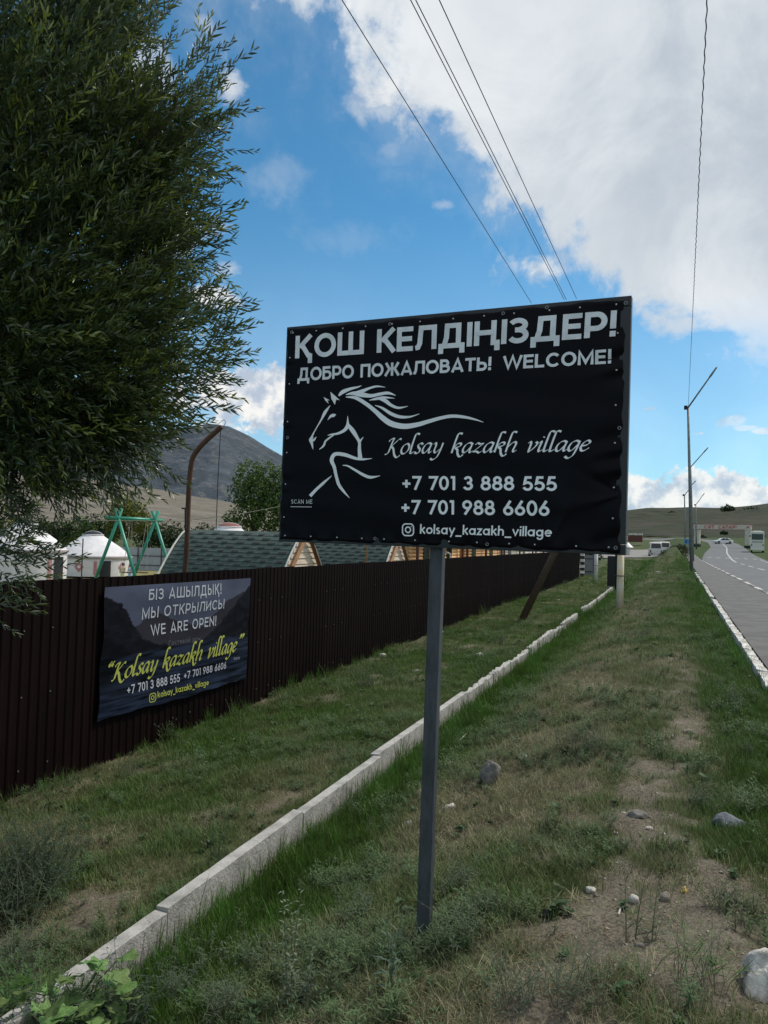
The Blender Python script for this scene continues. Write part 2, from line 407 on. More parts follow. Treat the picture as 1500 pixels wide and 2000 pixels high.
# kerb stones of the pavement
kw_ = mat('white kerb paint', (0.62, .61, .58), .8, col2=(.30, .28, .25), vscale=9, bump=.5, bscale=30, detail=8)
kc_ = mat('bare kerb concrete', (0.27, .26, .245), .9, var=.4, vscale=7, bump=.5, bscale=30)
def rough_block(lx, ly, lz, nz=.008, seed=0, cut=(1, 10, 2)):
    nx_, ny_, nz_ = cut; mb = MB(); rnd = random.Random(seed); idx = {}
    def vid(i, j, k):
        if (i, j, k) not in idx:
            e = (1 if k == nz_ else .4)
            j_ = rnd.uniform(-nz, nz)*e
            idx[(i, j, k)] = len(mb.v)
            mb.v.append(((i/nx_-.5)*lx+rnd.uniform(-nz, nz)*.7, (j/ny_-.5)*ly+(rnd.uniform(-nz, nz) if 0 < j < ny_ else 0), k/nz_*lz + j_ - (abs(rnd.gauss(0, nz)) if k == nz_ else 0)))
        return idx[(i, j, k)]
    for i in range(nx_):
        for j in range(ny_):
            mb.f.append((vid(i, j, nz_), vid(i+1, j, nz_), vid(i+1, j+1, nz_), vid(i, j+1, nz_)))
    for j in range(ny_):
        for k in range(nz_):
            mb.f.append((vid(0, j+1, k), vid(0, j, k), vid(0, j, k+1), vid(0, j+1, k+1)))
            mb.f.append((vid(nx_, j, k), vid(nx_, j+1, k), vid(nx_, j+1, k+1), vid(nx_, j, k+1)))
    for i in range(nx_):
        for k in range(nz_):
            mb.f.append((vid(i, 0, k), vid(i+1, 0, k), vid(i+1, 0, k+1), vid(i, 0, k+1)))
            mb.f.append((vid(i+1, ny_, k), vid(i, ny_, k), vid(i, ny_, k+1), vid(i+1, ny_, k+1)))
    return mb
kms = [rough_block(.105, .985, .16, .008, s, (2, 9, 2)).mesh('kerb stone', kw_) for s in range(4)]
pk = empty('pavement_kerb', (1, 0, -1.5), 'white painted kerb stones between the grass verge and the footpath', 'kerb')
y = -2.0; k = 0
while y < 46:
    if not (22.5 < y < 24 or 31 < y < 32.4 or y > 36 and k % 3 == 0):
        X = float(kerbX(y+.5)); place('kerb_stone', kms[k % 4], pk, Vector((X, y+.5, -1.585+random.uniform(-.008, .012)))-pk.location, (0, random.uniform(-.03, .03), random.uniform(-.012, .012)-.008))
    y += 1.0; k += 1
kmd = [rough_block(.15, .985, .16, .006, s, (1, 4, 1)).mesh('road kerb stone', (kw_ if s % 2 else kc_)) for s in range(4)]
rk = empty('road_kerb', (3, 0, -1.5), 'low kerb with patchy white paint between footpath and road', 'kerb')
y = 8.0; k = 0
while y < 112:
    place('kerb_stone', kmd[(k//2) % 4], rk, Vector((3.0, y+.5, -1.60+float(rise(y))+random.uniform(-.006, .006)))-rk.location); y += 1.0; k += 1

# ------------------------------------------------------------ concrete edging through the verge
conc = mat('weathered concrete', (0.40, .39, .37), .92, col2=(.22, .215, .20), vscale=5, bump=.6, bscale=45, detail=9)
ce = empty('concrete_edging', (-2.35, 2, -2.1), 'line of pale concrete edging blocks running through the grass towards the poles', 'edging')
ems = [rough_block(.072, 1.488, .52, .0012, 40+s, (2, 16, 3)).mesh('edging block', conc) for s in range(4)]
emr = [rough_block(.075, 1.485, .52, .016, 60+s, (2, 16, 3)).mesh('worn edging block', conc) for s in range(4)]
y = .27-1.5; k = 0
while y < 34:
    gap = 21.0 < y < 22.4
    if not gap:
        far = y > 9
        top = -1.872 + [0, .012, -.008, .006, -.01][k % 5] - (0.03 if far and k % 3 == 0 else 0)
        place('edging_block', (emr if far else ems)[k % 4], ce, Vector((-2.35+random.uniform(-.012, .012), y+.75, top-.52))-ce.location, (random.uniform(-.006, .006), random.uniform(-.02, .02), random.uniform(-.006, .006)))
    y += 1.5; k += 1

# ------------------------------------------------------------ brown corrugated fence
FX = -5.5; FT = -.49; FB = -2.52
fm = mat('dark brown steel sheet', (0.0082, 0.0037, 0.0033), .62, var=.30, vscale=2, spec=.07, rnd=.10)
fdark = mat('fence steel frame', (0.03, .022, .02), .6)
fe = empty('corrugated_fence', (FX, 3, FB), 'dark brown corrugated metal fence along the grass strip', 'fence')
def sheet_mesh(w=1.15, hh=FT-FB):
    prof = []; p = .115; n = int(round(w/p))
    for i in range(n):
        y0 = i*p; prof += [(0, y0), (0, y0+p*.50), (.011, y0+p*.64), (.011, y0+p*.86)]
    prof.append((0, w+.012)); mb = MB(); vs = []
    for z in (0, hh/3, hh*2/3, hh):
        for x, y in prof: vs.append((x, y, z))
    m_ = len(prof); mb.add(vs, [(k_*m_+i, k_*m_+i+1, (k_+1)*m_+i+1, (k_+1)*m_+i) for k_ in range(3) for i in range(m_-1)])
    mb.add([(x-.004, y, z) for x, y, z in vs], [(k_*m_+i+1, k_*m_+i, (k_+1)*m_+i, (k_+1)*m_+i+1) for k_ in range(3) for i in range(m_-1)])
    return mb.mesh('fence sheet', fm)
shm = sheet_mesh(); y = 0.4; k = 0
screws = MB()
while y < 50:
    dz = random.uniform(-.006, .006)
    place('panel', shm, fe, (random.uniform(-.003, .003)+(.006 if k % 2 else 0), y-3, dz), (0, 0, random.uniform(-.003, .003)))
    for zz in (.32, .98, 1.58):
        for yy in (.085, .43, .775):
            screws.box((FX+.015, y+yy, FB+zz), (.004, .006, .006))
    y += 1.15; k += 1
screws.build('screws', mat('screw heads', (.13, .115, .10), .5), fe, kind='stuff')
pm = MB().box((0, 0, .2), (.03, .03, 1.1)).mesh('fence post', fdark)
for y in np.arange(1.9, 50, 2.9): place('post', pm, fe, (-.05, y-3, .55))
MB().box((FX-.03, 25, FB+.35), (.015, 25, .02)).box((FX-.03, 25, FB+1.45), (.015, 25, .02)).build('rail', fdark, fe)

# ------------------------------------------------------------ lettering: stroke fonts
def arc(cx, cy, rx, ry, a0, a1, n=14):
    return [(cx+rx*math.cos(R(a0+(a1-a0)*i/n)), cy+ry*math.sin(R(a0+(a1-a0)*i/n))) for i in range(n+1)]
def circ(cx, cy, rx, ry): return arc(cx, cy, rx, ry, 0, 360, 28)
SW = 1.25; lo, hi = .62, 6.38
K_ = [[(.62, 0), (.62, 7)], [(5.0, 7), (1.9, 3.9), (1.4, 3.3)], [(2.1, 4.1), (5.2, 0)]]
CAP = {
 'К': (5.3, K_), 'K': (5.3, K_),
 'Қ': (5.6, K_[:2]+[[(2.1, 4.1), (4.3, .62+.1), (5.2, .62)], [(4.9, 1.1), (4.9, -1.7)]]),
 'О': (6.8, [circ(3.4, 3.5, 2.78, 2.95)]), 'С': (6.3, [arc(3.4, 3.5, 2.78, 2.95, 42, 318, 24)]),
 'Ш': (8.2, [[(.62, 7), (.62, lo), (7.58, lo), (7.58, 7)], [(4.1, 7), (4.1, .8)]]),
 'Е': (4.7, [[(4.7, hi), (.62, hi), (.62, lo), (4.7, lo)], [(.7, 3.55), (4.4, 3.55)]]),
 'Л': (6.0, [[(.0, .62), (.75, .75), (1.25, 1.9), (1.55, hi), (5.38, hi), (5.38, 0)]]),
 'Д': (7.2, [[(.62, -1.6), (.62, lo), (6.58, lo), (6.58, -1.6)], [(1.5, .7), (2.15, 3), (2.3, hi), (5.5, hi), (5.5, .7)]]),
 'І': (1.25, [[(.62, 0), (.62, 7)]]), 'I': (1.25, [[(.62, 0), (.62, 7)]]),
 'Н': (5.8, [[(.62, 0), (.62, 7)], [(5.18, 0), (5.18, 7)], [(.7, 3.6), (5.1, 3.6)]]),
 'Ң': (6.6, [[(.62, 0), (.62, 7)], [(5.18, 7), (5.18, lo), (6.2, lo), (6.2, -1.6)], [(.7, 3.6), (5.1, 3.6)]]),
 'З': (5.0, [arc(2.2, 5.05, 1.9, 1.35, 155, -90, 14)[:-1]+[(2.1, 3.7), (1.5, 3.7)], [(1.5, 3.7), (2.3, 3.7)]+arc(2.3, 2.15, 2.1, 1.55, 80, -155, 14)]),
 'Р': (5.2, [[(.62, 0), (.62, hi), (2.8, hi)]+arc(2.8, 4.45, 1.85, 1.93, 80, -80, 10)+[(2.8, 2.52), (.7, 2.52)]]),
 '!': (1.6, [[(.8, 7.1), (.8, 2.2)], [(.8, 1.55), (.8, 0)]]),
 'Б': (5.2, [[(4.6, hi), (.62, hi), (.62, lo), (2.8, lo)]+arc(2.8, 2.4, 1.85, 1.78, -80, 80, 10)+[(2.8, 4.18), (.7, 4.18)]]),
 'П': (5.6, [[(.62, 0), (.62, hi), (4.98, hi), (4.98, 0)]]),
 'Ж': (8.4, [[(4.2, 0), (4.2, 7)], [(.7, 7), (2.6, 3.9), (3.9, 3.6)], [(7.7, 7), (5.8, 3.9), (4.5, 3.6)], [(.4, 0), (2.9, 3.9)], [(8.0, 0), (5.5, 3.9)]]),
 'А': (6.4, [[(.55, -.05), (3.2, 6.7), (5.85, -.05)], [(1.5, 1.9), (4.9, 1.9)]]),
 'В': (5.3, [[(.62, lo), (.62, hi), (2.6, hi)]+arc(2.6, 5.0, 1.5, 1.38, 80, -80, 8)+[(2.6, 3.62), (.7, 3.62)], [(2.6, 3.62)]+arc(2.9, 2.12, 1.75, 1.5, 80, -80, 8)+[(2.6, lo), (0, lo)]]),
 'Т': (5.4, [[(0, hi), (5.4, hi)], [(2.7, hi), (2.7, 0)]]),
 'Ь': (5.0, [[(.62, 7), (.62, lo), (2.7, lo)]+arc(2.7, 2.3, 1.75, 1.68, -80, 80, 10)+[(2.7, 3.98), (.7, 3.98)]]),
 'Ы': (7.3, [[(.62, 7), (.62, lo), (2.5, lo)]+arc(2.5, 2.3, 1.6, 1.68, -80, 80, 10)+[(2.5, 3.98), (.7, 3.98)], [(6.5, 0), (6.5, 7)]]),
 'И': (5.9, [[(.62, 7), (.62, 0)], [(.62, 1.1), (5.28, 6.0)], [(5.28, 7), (5.28, 0)]]),
 'М': (7.0, [[(.62, 0), (.62, 6.6), (3.5, 1.2), (6.38, 6.6), (6.38, 0)]]),
 'W': (9.0, [[(.3, 7), (2.45, .6), (4.5, 6.6), (6.55, .6), (8.7, 7)]]),
 'L': (4.4, [[(.62, 7), (.62, lo), (4.4, lo)]]), 'Г': (4.4, [[(.62, 0), (.62, hi), (4.4, hi)]]),
 'N': (5.9, [[(.62, 0), (.62, 7)], [(.62, 6), (5.28, 1.0)], [(5.28, 7), (5.28, 0)]]),
 'R': (5.4, [[(.62, 0), (.62, hi), (2.8, hi)]+arc(2.8, 4.6, 1.75, 1.78, 80, -80, 10)+[(2.8, 2.82), (.7, 2.82)], [(2.7, 2.8), (4.8, 0)]]),
 'S': (4.9, [arc(2.45, 5.05, 1.75, 1.35, 30, 250, 14)+arc(2.45, 2.1, 1.85, 1.5, 70, -150, 14)]),
 'Ә': (6.8, [arc(3.4, 3.5, 2.78, 2.95, 150, -170, 24)+[(.62, 3.2), (6.1, 3.2)]]),
 ' ': (2.6, [])}
for a_s, b_s in (('O', 'О'), ('C', 'С'), ('E', 'Е'), ('M', 'М'), ('A', 'А'), ('P', 'Р'), ('T', 'Т'), ('H', 'Н')): CAP[a_s] = CAP[b_s]
GEO = {  # rounded geometric face, x-height 5, ascender 7.4, digits 7
 '7': (4.3, [[(0.0, 6.4), (3.9, 6.4), (1.3, 0)]]), '0': (4.6, [circ(2.3, 3.5, 1.75, 2.95)]), '1': (2.4, [[(.2, 6.4), (1.7, 6.4), (1.7, 0)]]),
 '3': (4.3, [arc(2.1, 5.0, 1.45, 1.42, 165, -90, 12)[:-1]+[(2.0, 3.58), (1.7, 3.58)], [(1.7, 3.58), (2.1, 3.58)]+arc(2.1, 2.08, 1.75, 1.5, 80, -165, 14)]),
 '8': (4.5, [circ(2.25, 5.05, 1.35, 1.38), circ(2.25, 2.1, 1.75, 1.55)]),
 '5': (4.4, [[(3.9, 6.4), (1.4, 6.4), (.85, 3.5)]+arc(2.15, 2.25, 1.75, 1.7, 130, -160, 16)]),
 '6': (4.5, [circ(2.25, 2.2, 1.7, 1.65), [(3.3, 6.9), (.85, 3.0)]]), '9': (4.5, [circ(2.25, 4.8, 1.7, 1.65), [(1.2, .1), (3.65, 4.0)]]),
 '+': (4.3, [[(0.1, 3.1), (4.1, 3.1)], [(2.1, 1.1), (2.1, 5.1)]]), ' ': (2.3, []),
 'k': (4.0, [[(.55, 0), (.55, 7.4)], [(3.5, 5), (.9, 2.5)], [(1.4, 3.1), (3.8, 0)]]), 'o': (4.8, [circ(2.4, 2.5, 1.85, 1.95)]),
 'l': (1.2, [[(.6, 0), (.6, 7.4)]]), 's': (3.2, [arc(1.6, 3.6, .95, .85, 40, 250, 10)+arc(1.6, 1.45, 1.05, .92, 70, -150, 10)]),
 'a': (5.0, [circ(2.3, 2.5, 1.8, 1.95), [(4.2, 5), (4.2, 0)]]), 'y': (4.4, [[(.3, 5), (2.3, .6)], [(4.1, 5), (1.4, -2)]]),
 '_': (4.4, [[(0, -1.1), (4.4, -1.1)]]), 'z': (3.6, [[(.2, 4.5), (2.9, 4.5), (.5, .5), (3.5, .5)]]), 'v': (4.3, [[(.3, 5), (2.15, .5), (4, 5)]]),
 'h': (4.2, [[(.55, 0), (.55, 7.4)], [(.55, 2.6)]+arc(2.1, 2.9, 1.5, 1.6, 175, 0, 10)+[(3.6, 0)]]), 'i': (1.2, [[(.6, 0), (.6, 5)], [(.6, 6.1), (.6, 7.2)]]),
 'g': (5.0, [circ(2.3, 2.5, 1.8, 1.95), [(4.2, 5), (4.2, -.3)]+arc(2.5, -.3, 1.7, 1.7, -5, -165, 10)]),
 'e': (4.7, [[(.6, 2.55), (4.15, 2.55)]+arc(2.4, 2.5, 1.8, 1.95, 3, 318, 22)]),
 'o2': (0, [])}
for ch, base in (('Г', 'Г'),): GEO[ch] = (4.0, [[(.5, 0), (.5, 6.4), (3.8, 6.4)]])
GEO['с'] = (4.2, [arc(2.4, 2.5, 1.85, 1.95, 45, 315, 16)]); GEO['о'] = GEO['o']; GEO['т'] = (3.6, [[(0, 4.5), (3.6, 4.5)], [(1.8, 4.5), (1.8, 0)]])
GEO['е'] = GEO['e']; GEO['в'] = (3.6, [[(.5, .5), (.5, 4.5), (2.0, 4.5), (2.6, 3.6), (2, 2.6), (.6, 2.6)], [(1.9, 2.6), (3, 1.6), (2.2, .5), (.3, .5)]])
GEO['й'] = (4.2, [[(.5, 5), (.5, 0)], [(.5, .7), (3.6, 4.3)], [(3.6, 5), (3.6, 0)], [(1.2, 6.6), (2.1, 6.0), (3, 6.6)]])
GEO['д'] = (4.6, [[(.4, -1.2), (.4, .4), (4.2, .4), (4.2, -1.2)], [(1.1, .5), (1.5, 4.5), (3.5, 4.5), (3.5, .5)]]); GEO['м'] = (5, [[(.5, 0), (.5, 4.6), (2.5, .8), (4.5, 4.6), (4.5, 0)]])
CHA = {
 'K': (6.6, [[(.0, 6.2), (.7, 7.3), (2.0, 7.6), (1.75, 6.0), (1.3, 2.0), (.9, .4), (-.3, -.2)], [(5.6, 7.2), (4.6, 7.3), (3.2, 5.6), (1.7, 3.7)], [(1.7, 3.8), (3.0, 2.6), (4.2, -.2), (5.4, -1.6), (6.4, -1.4), (6.9, -.6)]]),
 'o': (4.2, [[(2.2, 4.9), (.9, 4.1), (.3, 2.0), (.9, .3), (2.1, .1), (3.3, 1.4), (3.6, 3.3), (2.9, 4.7), (2.2, 4.9)]]),
 'l': (2.2, [[(2.4, 9.4), (1.2, 9.8), (.5, 8.6), (.4, 1.4), (.9, .2), (2.1, 1.0)]]),
 's': (3.1, [[(2.9, 4.3), (2.1, 5.0), (1.0, 4.3), (1.2, 3.1), (2.2, 2.0), (2.1, .6), (1.1, .05), (.0, .7)]]),
 'a': (4.6, [[(3.5, 4.4), (2.4, 4.95), (.9, 4.0), (.3, 1.8), (.9, .25), (2.0, .6), (3.3, 3.0)], [(3.6, 4.9), (3.3, 1.3), (3.7, .2), (4.7, 1.0)]]),
 'y': (4.5, [[(-.2, 4.2), (.7, 4.9), (1.1, 3.6), (1.0, 1.2), (1.8, .2), (3.3, 1.9)], [(4.0, 4.9), (3.7, 1.4), (3.0, -1.9), (1.4, -3.2), (.2, -2.6)]]),
 'k': (4.4, [[(2.4, 9.5), (1.2, 9.8), (.5, 8.6), (.4, .0)], [(.5, 2.4), (1.7, 4.5), (3.1, 4.7), (3.1, 3.4), (1.0, 2.5)], [(1.2, 2.5), (2.4, 1.6), (3.1, -.4), (4.1, -1.7), (5.1, -1.5), (5.4, -.7)]]),
 'z': (4.0, [[(.2, 3.9), (1.0, 4.7), (2.2, 4.3), (3.6, 4.6)], [(3.6, 4.6), (1.8, 2.4), (.1, .4)], [(.1, .4), (1.5, .6), (2.8, .0), (3.8, .8)]]),
 'h': (4.6, [[(2.4, 9.5), (1.2, 9.8), (.5, 8.6), (.4, .0)], [(.5, 2.2), (1.8, 4.3), (3.0, 4.9), (3.5, 3.8), (3.2, 1.2), (3.6, .2), (4.6, 1.0)]]),
 'v': (4.0, [[(-.1, 4.2), (.8, 4.9), (1.2, 3.4), (1.3, .2), (3.0, 2.2), (3.6, 4.0), (2.9, 4.9)]]),
 'i': (2.3, [[(.1, 4.2), (.9, 4.8), (.8, 1.3), (1.2, .2), (2.3, 1.0)], [(1.2, 6.8), (1.25, 7.3)]]),
 'g': (4.4, [[(3.5, 4.4), (2.4, 4.95), (.9, 4.0), (.3, 1.8), (.9, .25), (2.0, .6), (3.3, 3.0)], [(3.7, 4.9), (3.4, .6), (2.8, -2.2), (1.3, -3.3), (.0, -2.4)]]),
 'e': (3.7, [[(.5, 2.3), (2.3, 2.9), (3.1, 4.1), (2.2, 4.95), (.9, 4.0), (.3, 1.9), (1.0, .15), (2.3, .3), (3.5, 1.5)]]),
 '“': (3.2, [[(1.2, 8.8), (.3, 7.6), (.4, 6.7), (.8, 6.9)], [(2.7, 8.8), (1.8, 7.6), (1.9, 6.7), (2.3, 6.9)]]),
 '”': (3.2, [[(.7, 8.6), (1.2, 8.2), (1.0, 7.3), (.2, 6.4)], [(2.2, 8.6), (2.7, 8.2), (2.5, 7.3), (1.7, 6.4)]]), ' ': (3.0, [])}
def catmull(P, n=5):
    if len(P) < 3: return P
    Q = [P[0]]+list(P)+[P[-1]]; out = []
    for i in range(1, len(Q)-2):
        p0, p1, p2, p3 = (np.array(Q[j], float) for j in (i-1, i, i+1, i+2))
        for t in np.linspace(0, 1, n, endpoint=False):
            out.append(tuple(.5*((2*p1)+(-p0+p2)*t+(2*p0-5*p1+4*p2-p3)*t*t+(-p0+3*p1-3*p2+p3)*t**3)))
    out.append(tuple(P[-1])); return out
def ribbon2d(P, wfun, closed=False):
    P = [np.array(p, float) for p in P]; n = len(P); Lf, Rt = [], []
    closed = closed or (n > 4 and np.linalg.norm(P[0][:2]-P[-1][:2]) < 1e-6)
    for i in range(n):
        a = P[i-1] if i > 0 else (P[-2] if closed else None); b = P[i+1] if i < n-1 else (P[1] if closed else None)
        d1 = P[i][:2]-a[:2] if a is not None else None; d2 = b[:2]-P[i][:2] if b is not None else None
        d1 = d1/np.linalg.norm(d1) if d1 is not None else d2/np.linalg.norm(d2)
        d2 = d2/np.linalg.norm(d2) if d2 is not None else d1
        t = d1+d2; nl = np.linalg.norm(t)
        t = t/nl if nl > .15 else d1
        nn = np.array([-t[1], t[0]]); cosa = max(.5, float(np.dot(nn, [-d1[1], d1[0]])))
        w = wfun(i, t)/2/cosa
        Lf.append(P[i][:2]+nn*w); Rt.append(P[i][:2]-nn*w)
    return Lf, Rt
def glyphs(text, font, sw, track=.55, slant=0.0, chancery=False):
    """returns list of quads-strips in text units with total width"""
    x = 0; strips = []
    for ch in text:
        w, st = font[ch]
        for s in st:
            if chancery:
                s = catmull(s, 6); s = [(a+slant*b, b) for a, b in s]
                na = R(38)
                Lf, Rt = ribbon2d(s, lambda i, t: .22*sw + .95*sw*abs(math.sin(math.atan2(t[1], t[0])-na)))
            else: Lf, Rt = ribbon2d(s, lambda i, t: sw)
            strips.append(([(p[0]+x, p[1]) for p in Lf], [(p[0]+x, p[1]) for p in Rt]))
        x += w+track
    return strips, x-track
def lay(strips, mapf, mb, sweep=.00012):
    for k, (Lf, Rt) in enumerate(strips):
        vs = [mapf(*p, k*sweep) for p in Lf]+[mapf(*p, k*sweep) for p in Rt]; n = len(Lf)
        mb.add(vs, [(i, n+i, n+i+1, i+1) for i in range(n-1)])
def text_on(text, font, sw, plane, TL, BL, TR, BR, cap=7.0, track=.55, slant=0, chancery=False, mb=None, pre=0.0):
    """fit text between four photo corners (cap-top / baseline at both ends) lying on a plane object"""
    strips, W = glyphs(text, font, sw, track, slant, chancery)
    c = [plane.uv(*p) for p in (BL, BR, TL, TR)]
    out = mb if mb is not None else []
    def mp(x, y, k):
        s = x/W; t = y/cap
        b = c[0]*(1-s)+c[1]*s; tt = c[2]*(1-s)+c[3]*s
        # keep letters upright: interpolate baseline, cap direction
        p = b+(tt-b)*t
        return plane.pt(p[0], p[1], pre+k)
    k0 = 0
    for w in text.split(' '):
        n = sum(len(font[ch][1]) for ch in w)
        m_ = MB(); lay(strips[k0:k0+n], mp, m_); k0 += n
        if w: out.append(m_)
    return out
class Plane:
    def __init__(s, O, U, V, surf=None, off=.002):
        s.O, s.U, s.V, s.Nn = O, U, V, U.cross(V); s.surf = surf; s.off = off
    def uv(s, px, py):
        d = D(px, py); t = s.O.dot(s.Nn)/d.dot(s.Nn); p = d*t-s.O
        return np.array([p.dot(s.U), p.dot(s.V)])
    def pt(s, u, v, k=0):
        return s.O+s.U*u+s.V*v+s.Nn*((s.surf(u, v) if s.surf else 0)+s.off+k)

# ------------------------------------------------------------ the black signboard on its post
PL = at(555, 849, 3.589); PR = at(1228, 831, 2.959)
U = (PR-PL); U.z = 0; Wd = U.length; U.normalize(); V0 = Vector((0, 0, 1))
V = (V0 - U*0.006).normalized(); U = (U-V*U.dot(V)).normalized()
pl0 = Plane(PL, U, V)
cs = [pl0.uv(*p) for p in ((548, 1058), (1220, 1084), (1236, 579), (562, 640))]
SIGNC = cs
u_a, u_b = (cs[0][0]+cs[3][0])/2, (cs[1][0]+cs[2][0])/2
v_a, v_b = (cs[0][1]+cs[1][1])/2, (cs[2][1]+cs[3][1])/2
print('SIGN', [tuple(c.round(3)) for c in cs])
# small in-plane rotation so that all four corners fit
rot = ((cs[1][1]-cs[0][1])+(cs[2][1]-cs[3][1]))/2/(u_b-u_a)
U2 = (U+V*rot).normalized(); V2 = U2.cross(pl0.Nn)*-1
V2 = pl0.Nn.cross(U2)
pl0 = Plane(PL, U2, V2); cs = [pl0.uv(*p) for p in ((548, 1058), (1220, 1084), (1236, 579), (562, 640))]
u_a, u_b = (cs[0][0]+cs[3][0])/2, (cs[1][0]+cs[2][0])/2; v_a, v_b = (cs[0][1]+cs[1][1])/2, (cs[2][1]+cs[3][1])/2
print('SIGN2', [tuple(c.round(3)) for c in cs], 'rot', rot)
SO = pl0.O+U2*u_a+V2*v_a; SWd, SHt = u_b-u_a, v_b-v_a; SN = pl0.Nn.normalized()
if SN.y > 0: SN = -SN
print('size', SWd, SHt, 'N', SN)
BI = (.006, .010, .022, .014)                 # banner inset left, bottom, right, top
bu0, bv0, bu1, bv1 = BI[0], BI[1], SWd-BI[2], SHt-BI[3]
scr = []
for u in np.linspace(bu0+.02, bu1-.04, 12): scr += [(u+random.uniform(-.02, .02), bv0+.018), (u+random.uniform(-.02, .02), bv1-.018)]
for v in np.linspace(bv0+.12, bv1-.13, 6): scr += [(bu0+.022, v+random.uniform(-.02, .02)), (bu1-.026, v+random.uniform(-.02, .02))]
def ban_w(u, v):                              # vinyl relief: pulled folds round the screws, slack in the middle
    d = .0018*math.sin(u*21+v*6)*math.exp(-((v-bv0)/.12)**2) + .0012*math.sin(v*38+u*5)
    e = math.exp(-((bu1-u)/.10)**2)
    d += e*.0045*math.sin(v*46+math.sin(v*17)*2.2+(bu1-u)*14)
    d += .0035*math.sin((u-bu0)*60+v*9)*math.exp(-((v-bv0)/.035)**2) + .002*math.sin(v*60+2*math.sin(v*23))*math.exp(-((u-bu0)/.05)**2)
    # tension creases from the lower right corner
    a = math.atan2(v-bv0-.22, bu1-u+.001); r_ = math.hypot(v-bv0-.22, bu1-u)
    d += .006*math.exp(-((a+.25)/.16)**2)*math.exp(-(r_/.20)**2)-.005*math.exp(-((a-.55)/.14)**2)*math.exp(-(r_/.22)**2)
    a = math.atan2(v-bv0-.02, u-bu1+.27); r_ = math.hypot(v-bv0-.02, u-bu1+.27)
    d += .005*math.exp(-((a-1.75)/.10)**2)*math.exp(-(r_/.20)**2)+.004*math.exp(-((a-1.1)/.12)**2)*math.exp(-(r_/.16)**2)
    return d
signP = Plane(SO, U2, V2, ban_w, .016)
signP.Nn = SN
def suv(px, py):
    d = D(px, py); t = SO.dot(SN)/d.dot(SN); p = d*t-SO; return np.array([p.dot(U2), p.dot(V2)])
signP.uv = suv
vin = mat('black vinyl', (0.0040, 0.0030, 0.0050),   .36, spec=.09, bump=.10, bscale=9, stretch=(1, 1, 1))
nt = vin.node_tree; q = NB(nt); tcx = N(nt, 'ShaderNodeTexCoord')
rg = q.ramp(q.noise(tcx.outputs['Object'], 6, 5, .6), [(.3, .28), (.75, .50)]); L(nt, rg, nt.nodes['Principled BSDF'].inputs['Roughness'])
prt = mat('white print', (0.80, 0.82, .84), .45, col2=(.66, .68, .70), vscale=14, spec=.3)
prt2 = mat('pale print', (0.85, 0.87, .88), .45, spec=.3)
fr = mat('black painted steel', (0.012, .0125, .014), .42, spec=.5, var=.3, vscale=12)
base = gnd(826, 1842)
sg = empty('welcome_signboard', (base.x, base.y, base.z), 'large black welcome signboard with galloping horse emblem on a grey steel post', 'signboard')
RM = Matrix((U2, V2, SN)).transposed()
def sbox(u0_, u1_, v0_, v1_, n0, n1): 
    return (SO+U2*(u0_+u1_)/2+V2*(v0_+v1_)/2+SN*(n0+n1)/2, ((u1_-u0_)/2, (v1_-v0_)/2, (n1-n0)/2), RM)
t4 = .04
for b_ in ((0, SWd, 0, t4), (0, SWd, SHt-t4, SHt), (0, t4, t4+.001, SHt-t4-.001), (SWd-t4, SWd, t4+.001, SHt-t4-.001)):
    MB().box(*sbox(*b_, -.028, .012)).build('frame', fr, sg, bevel=.002)
MB().box(*sbox(t4+.001, SWd-t4-.001, t4+.001, SHt-t4-.001, -.004, .006)).build('backing_board', fr, sg)
nu, nv = 220, 150; v = []
for j in range(nv):
    for i in range(nu):
        uu = bu0+(bu1-bu0)*i/(nu-1); vv = bv0+(bv1-bv0)*j/(nv-1)
        e1 = .0025*math.sin(vv*31)+.002*math.sin(vv*67); e2 = .003*math.sin(uu*24)+.0015*math.sin(uu*61)
        fu = 1 if i in (0, nu-1) else 0; fv = 1 if j in (0, nv-1) else 0
        p = SO+U2*(uu+e1*fu)+V2*(vv+e2*fv)+SN*(ban_w(uu, vv)+.0165-(.004 if fu or fv else 0))
        v.append(tuple(p-sg.location))
o = bpy.data.objects.new('banner', npmesh('banner', v, gridf(nv, nu)[:, ::-1] if (U2.cross(V2)).dot(SN) < 0 else gridf(nv, nu), vin)); COL.objects.link(o); o.parent = sg
ban = o
def on_banner(name, mb, m, par=None, loc=None):
    for b1 in (mb if isinstance(mb, list) else [mb]):
        me = b1.mesh(name, m, loc or sg.location); o = bpy.data.objects.new(name, me); COL.objects.link(o); o.parent = par or ban
signP.off = .0185
on_banner('heading_lettering', text_on('ҚОШ КЕЛДІҢІЗДЕР!', CAP, 1.42, signP, (582, 658), (581, 702), (1207, 609), (1204, 659), track=.75), prt)
mb = text_on('ДОБРО ПОЖАЛОВАТЬ!', CAP, 1.4, signP, (586, 720.5), (585, 745.5), (963, 699), (962, 725), track=.7)
text_on('WELCOME!', CAP, 1.4, signP, (986, 697.5), (985, 723.5), (1196, 684.5), (1195, 711.5), track=.8, mb=mb)
on_banner('greeting_lettering', mb, prt)
mb = text_on('Kolsay', CHA, .95, signP, (757, 860), (756, 888), (866, 857), (865, 885.5), cap=7.2, track=.15, slant=.26, chancery=True)
text_on('kazakh', CHA, .95, signP, (884, 858), (883, 886), (1011, 855), (1010, 884), cap=7.2, track=.15, slant=.26, chancery=True, mb=mb)
text_on('village', CHA, .95, signP, (1029, 855), (1028, 884), (1152, 852), (1151, 881.5), cap=7.2, track=.15, slant=.26, chancery=True, mb=mb)
on_banner('name_lettering', mb, prt2)
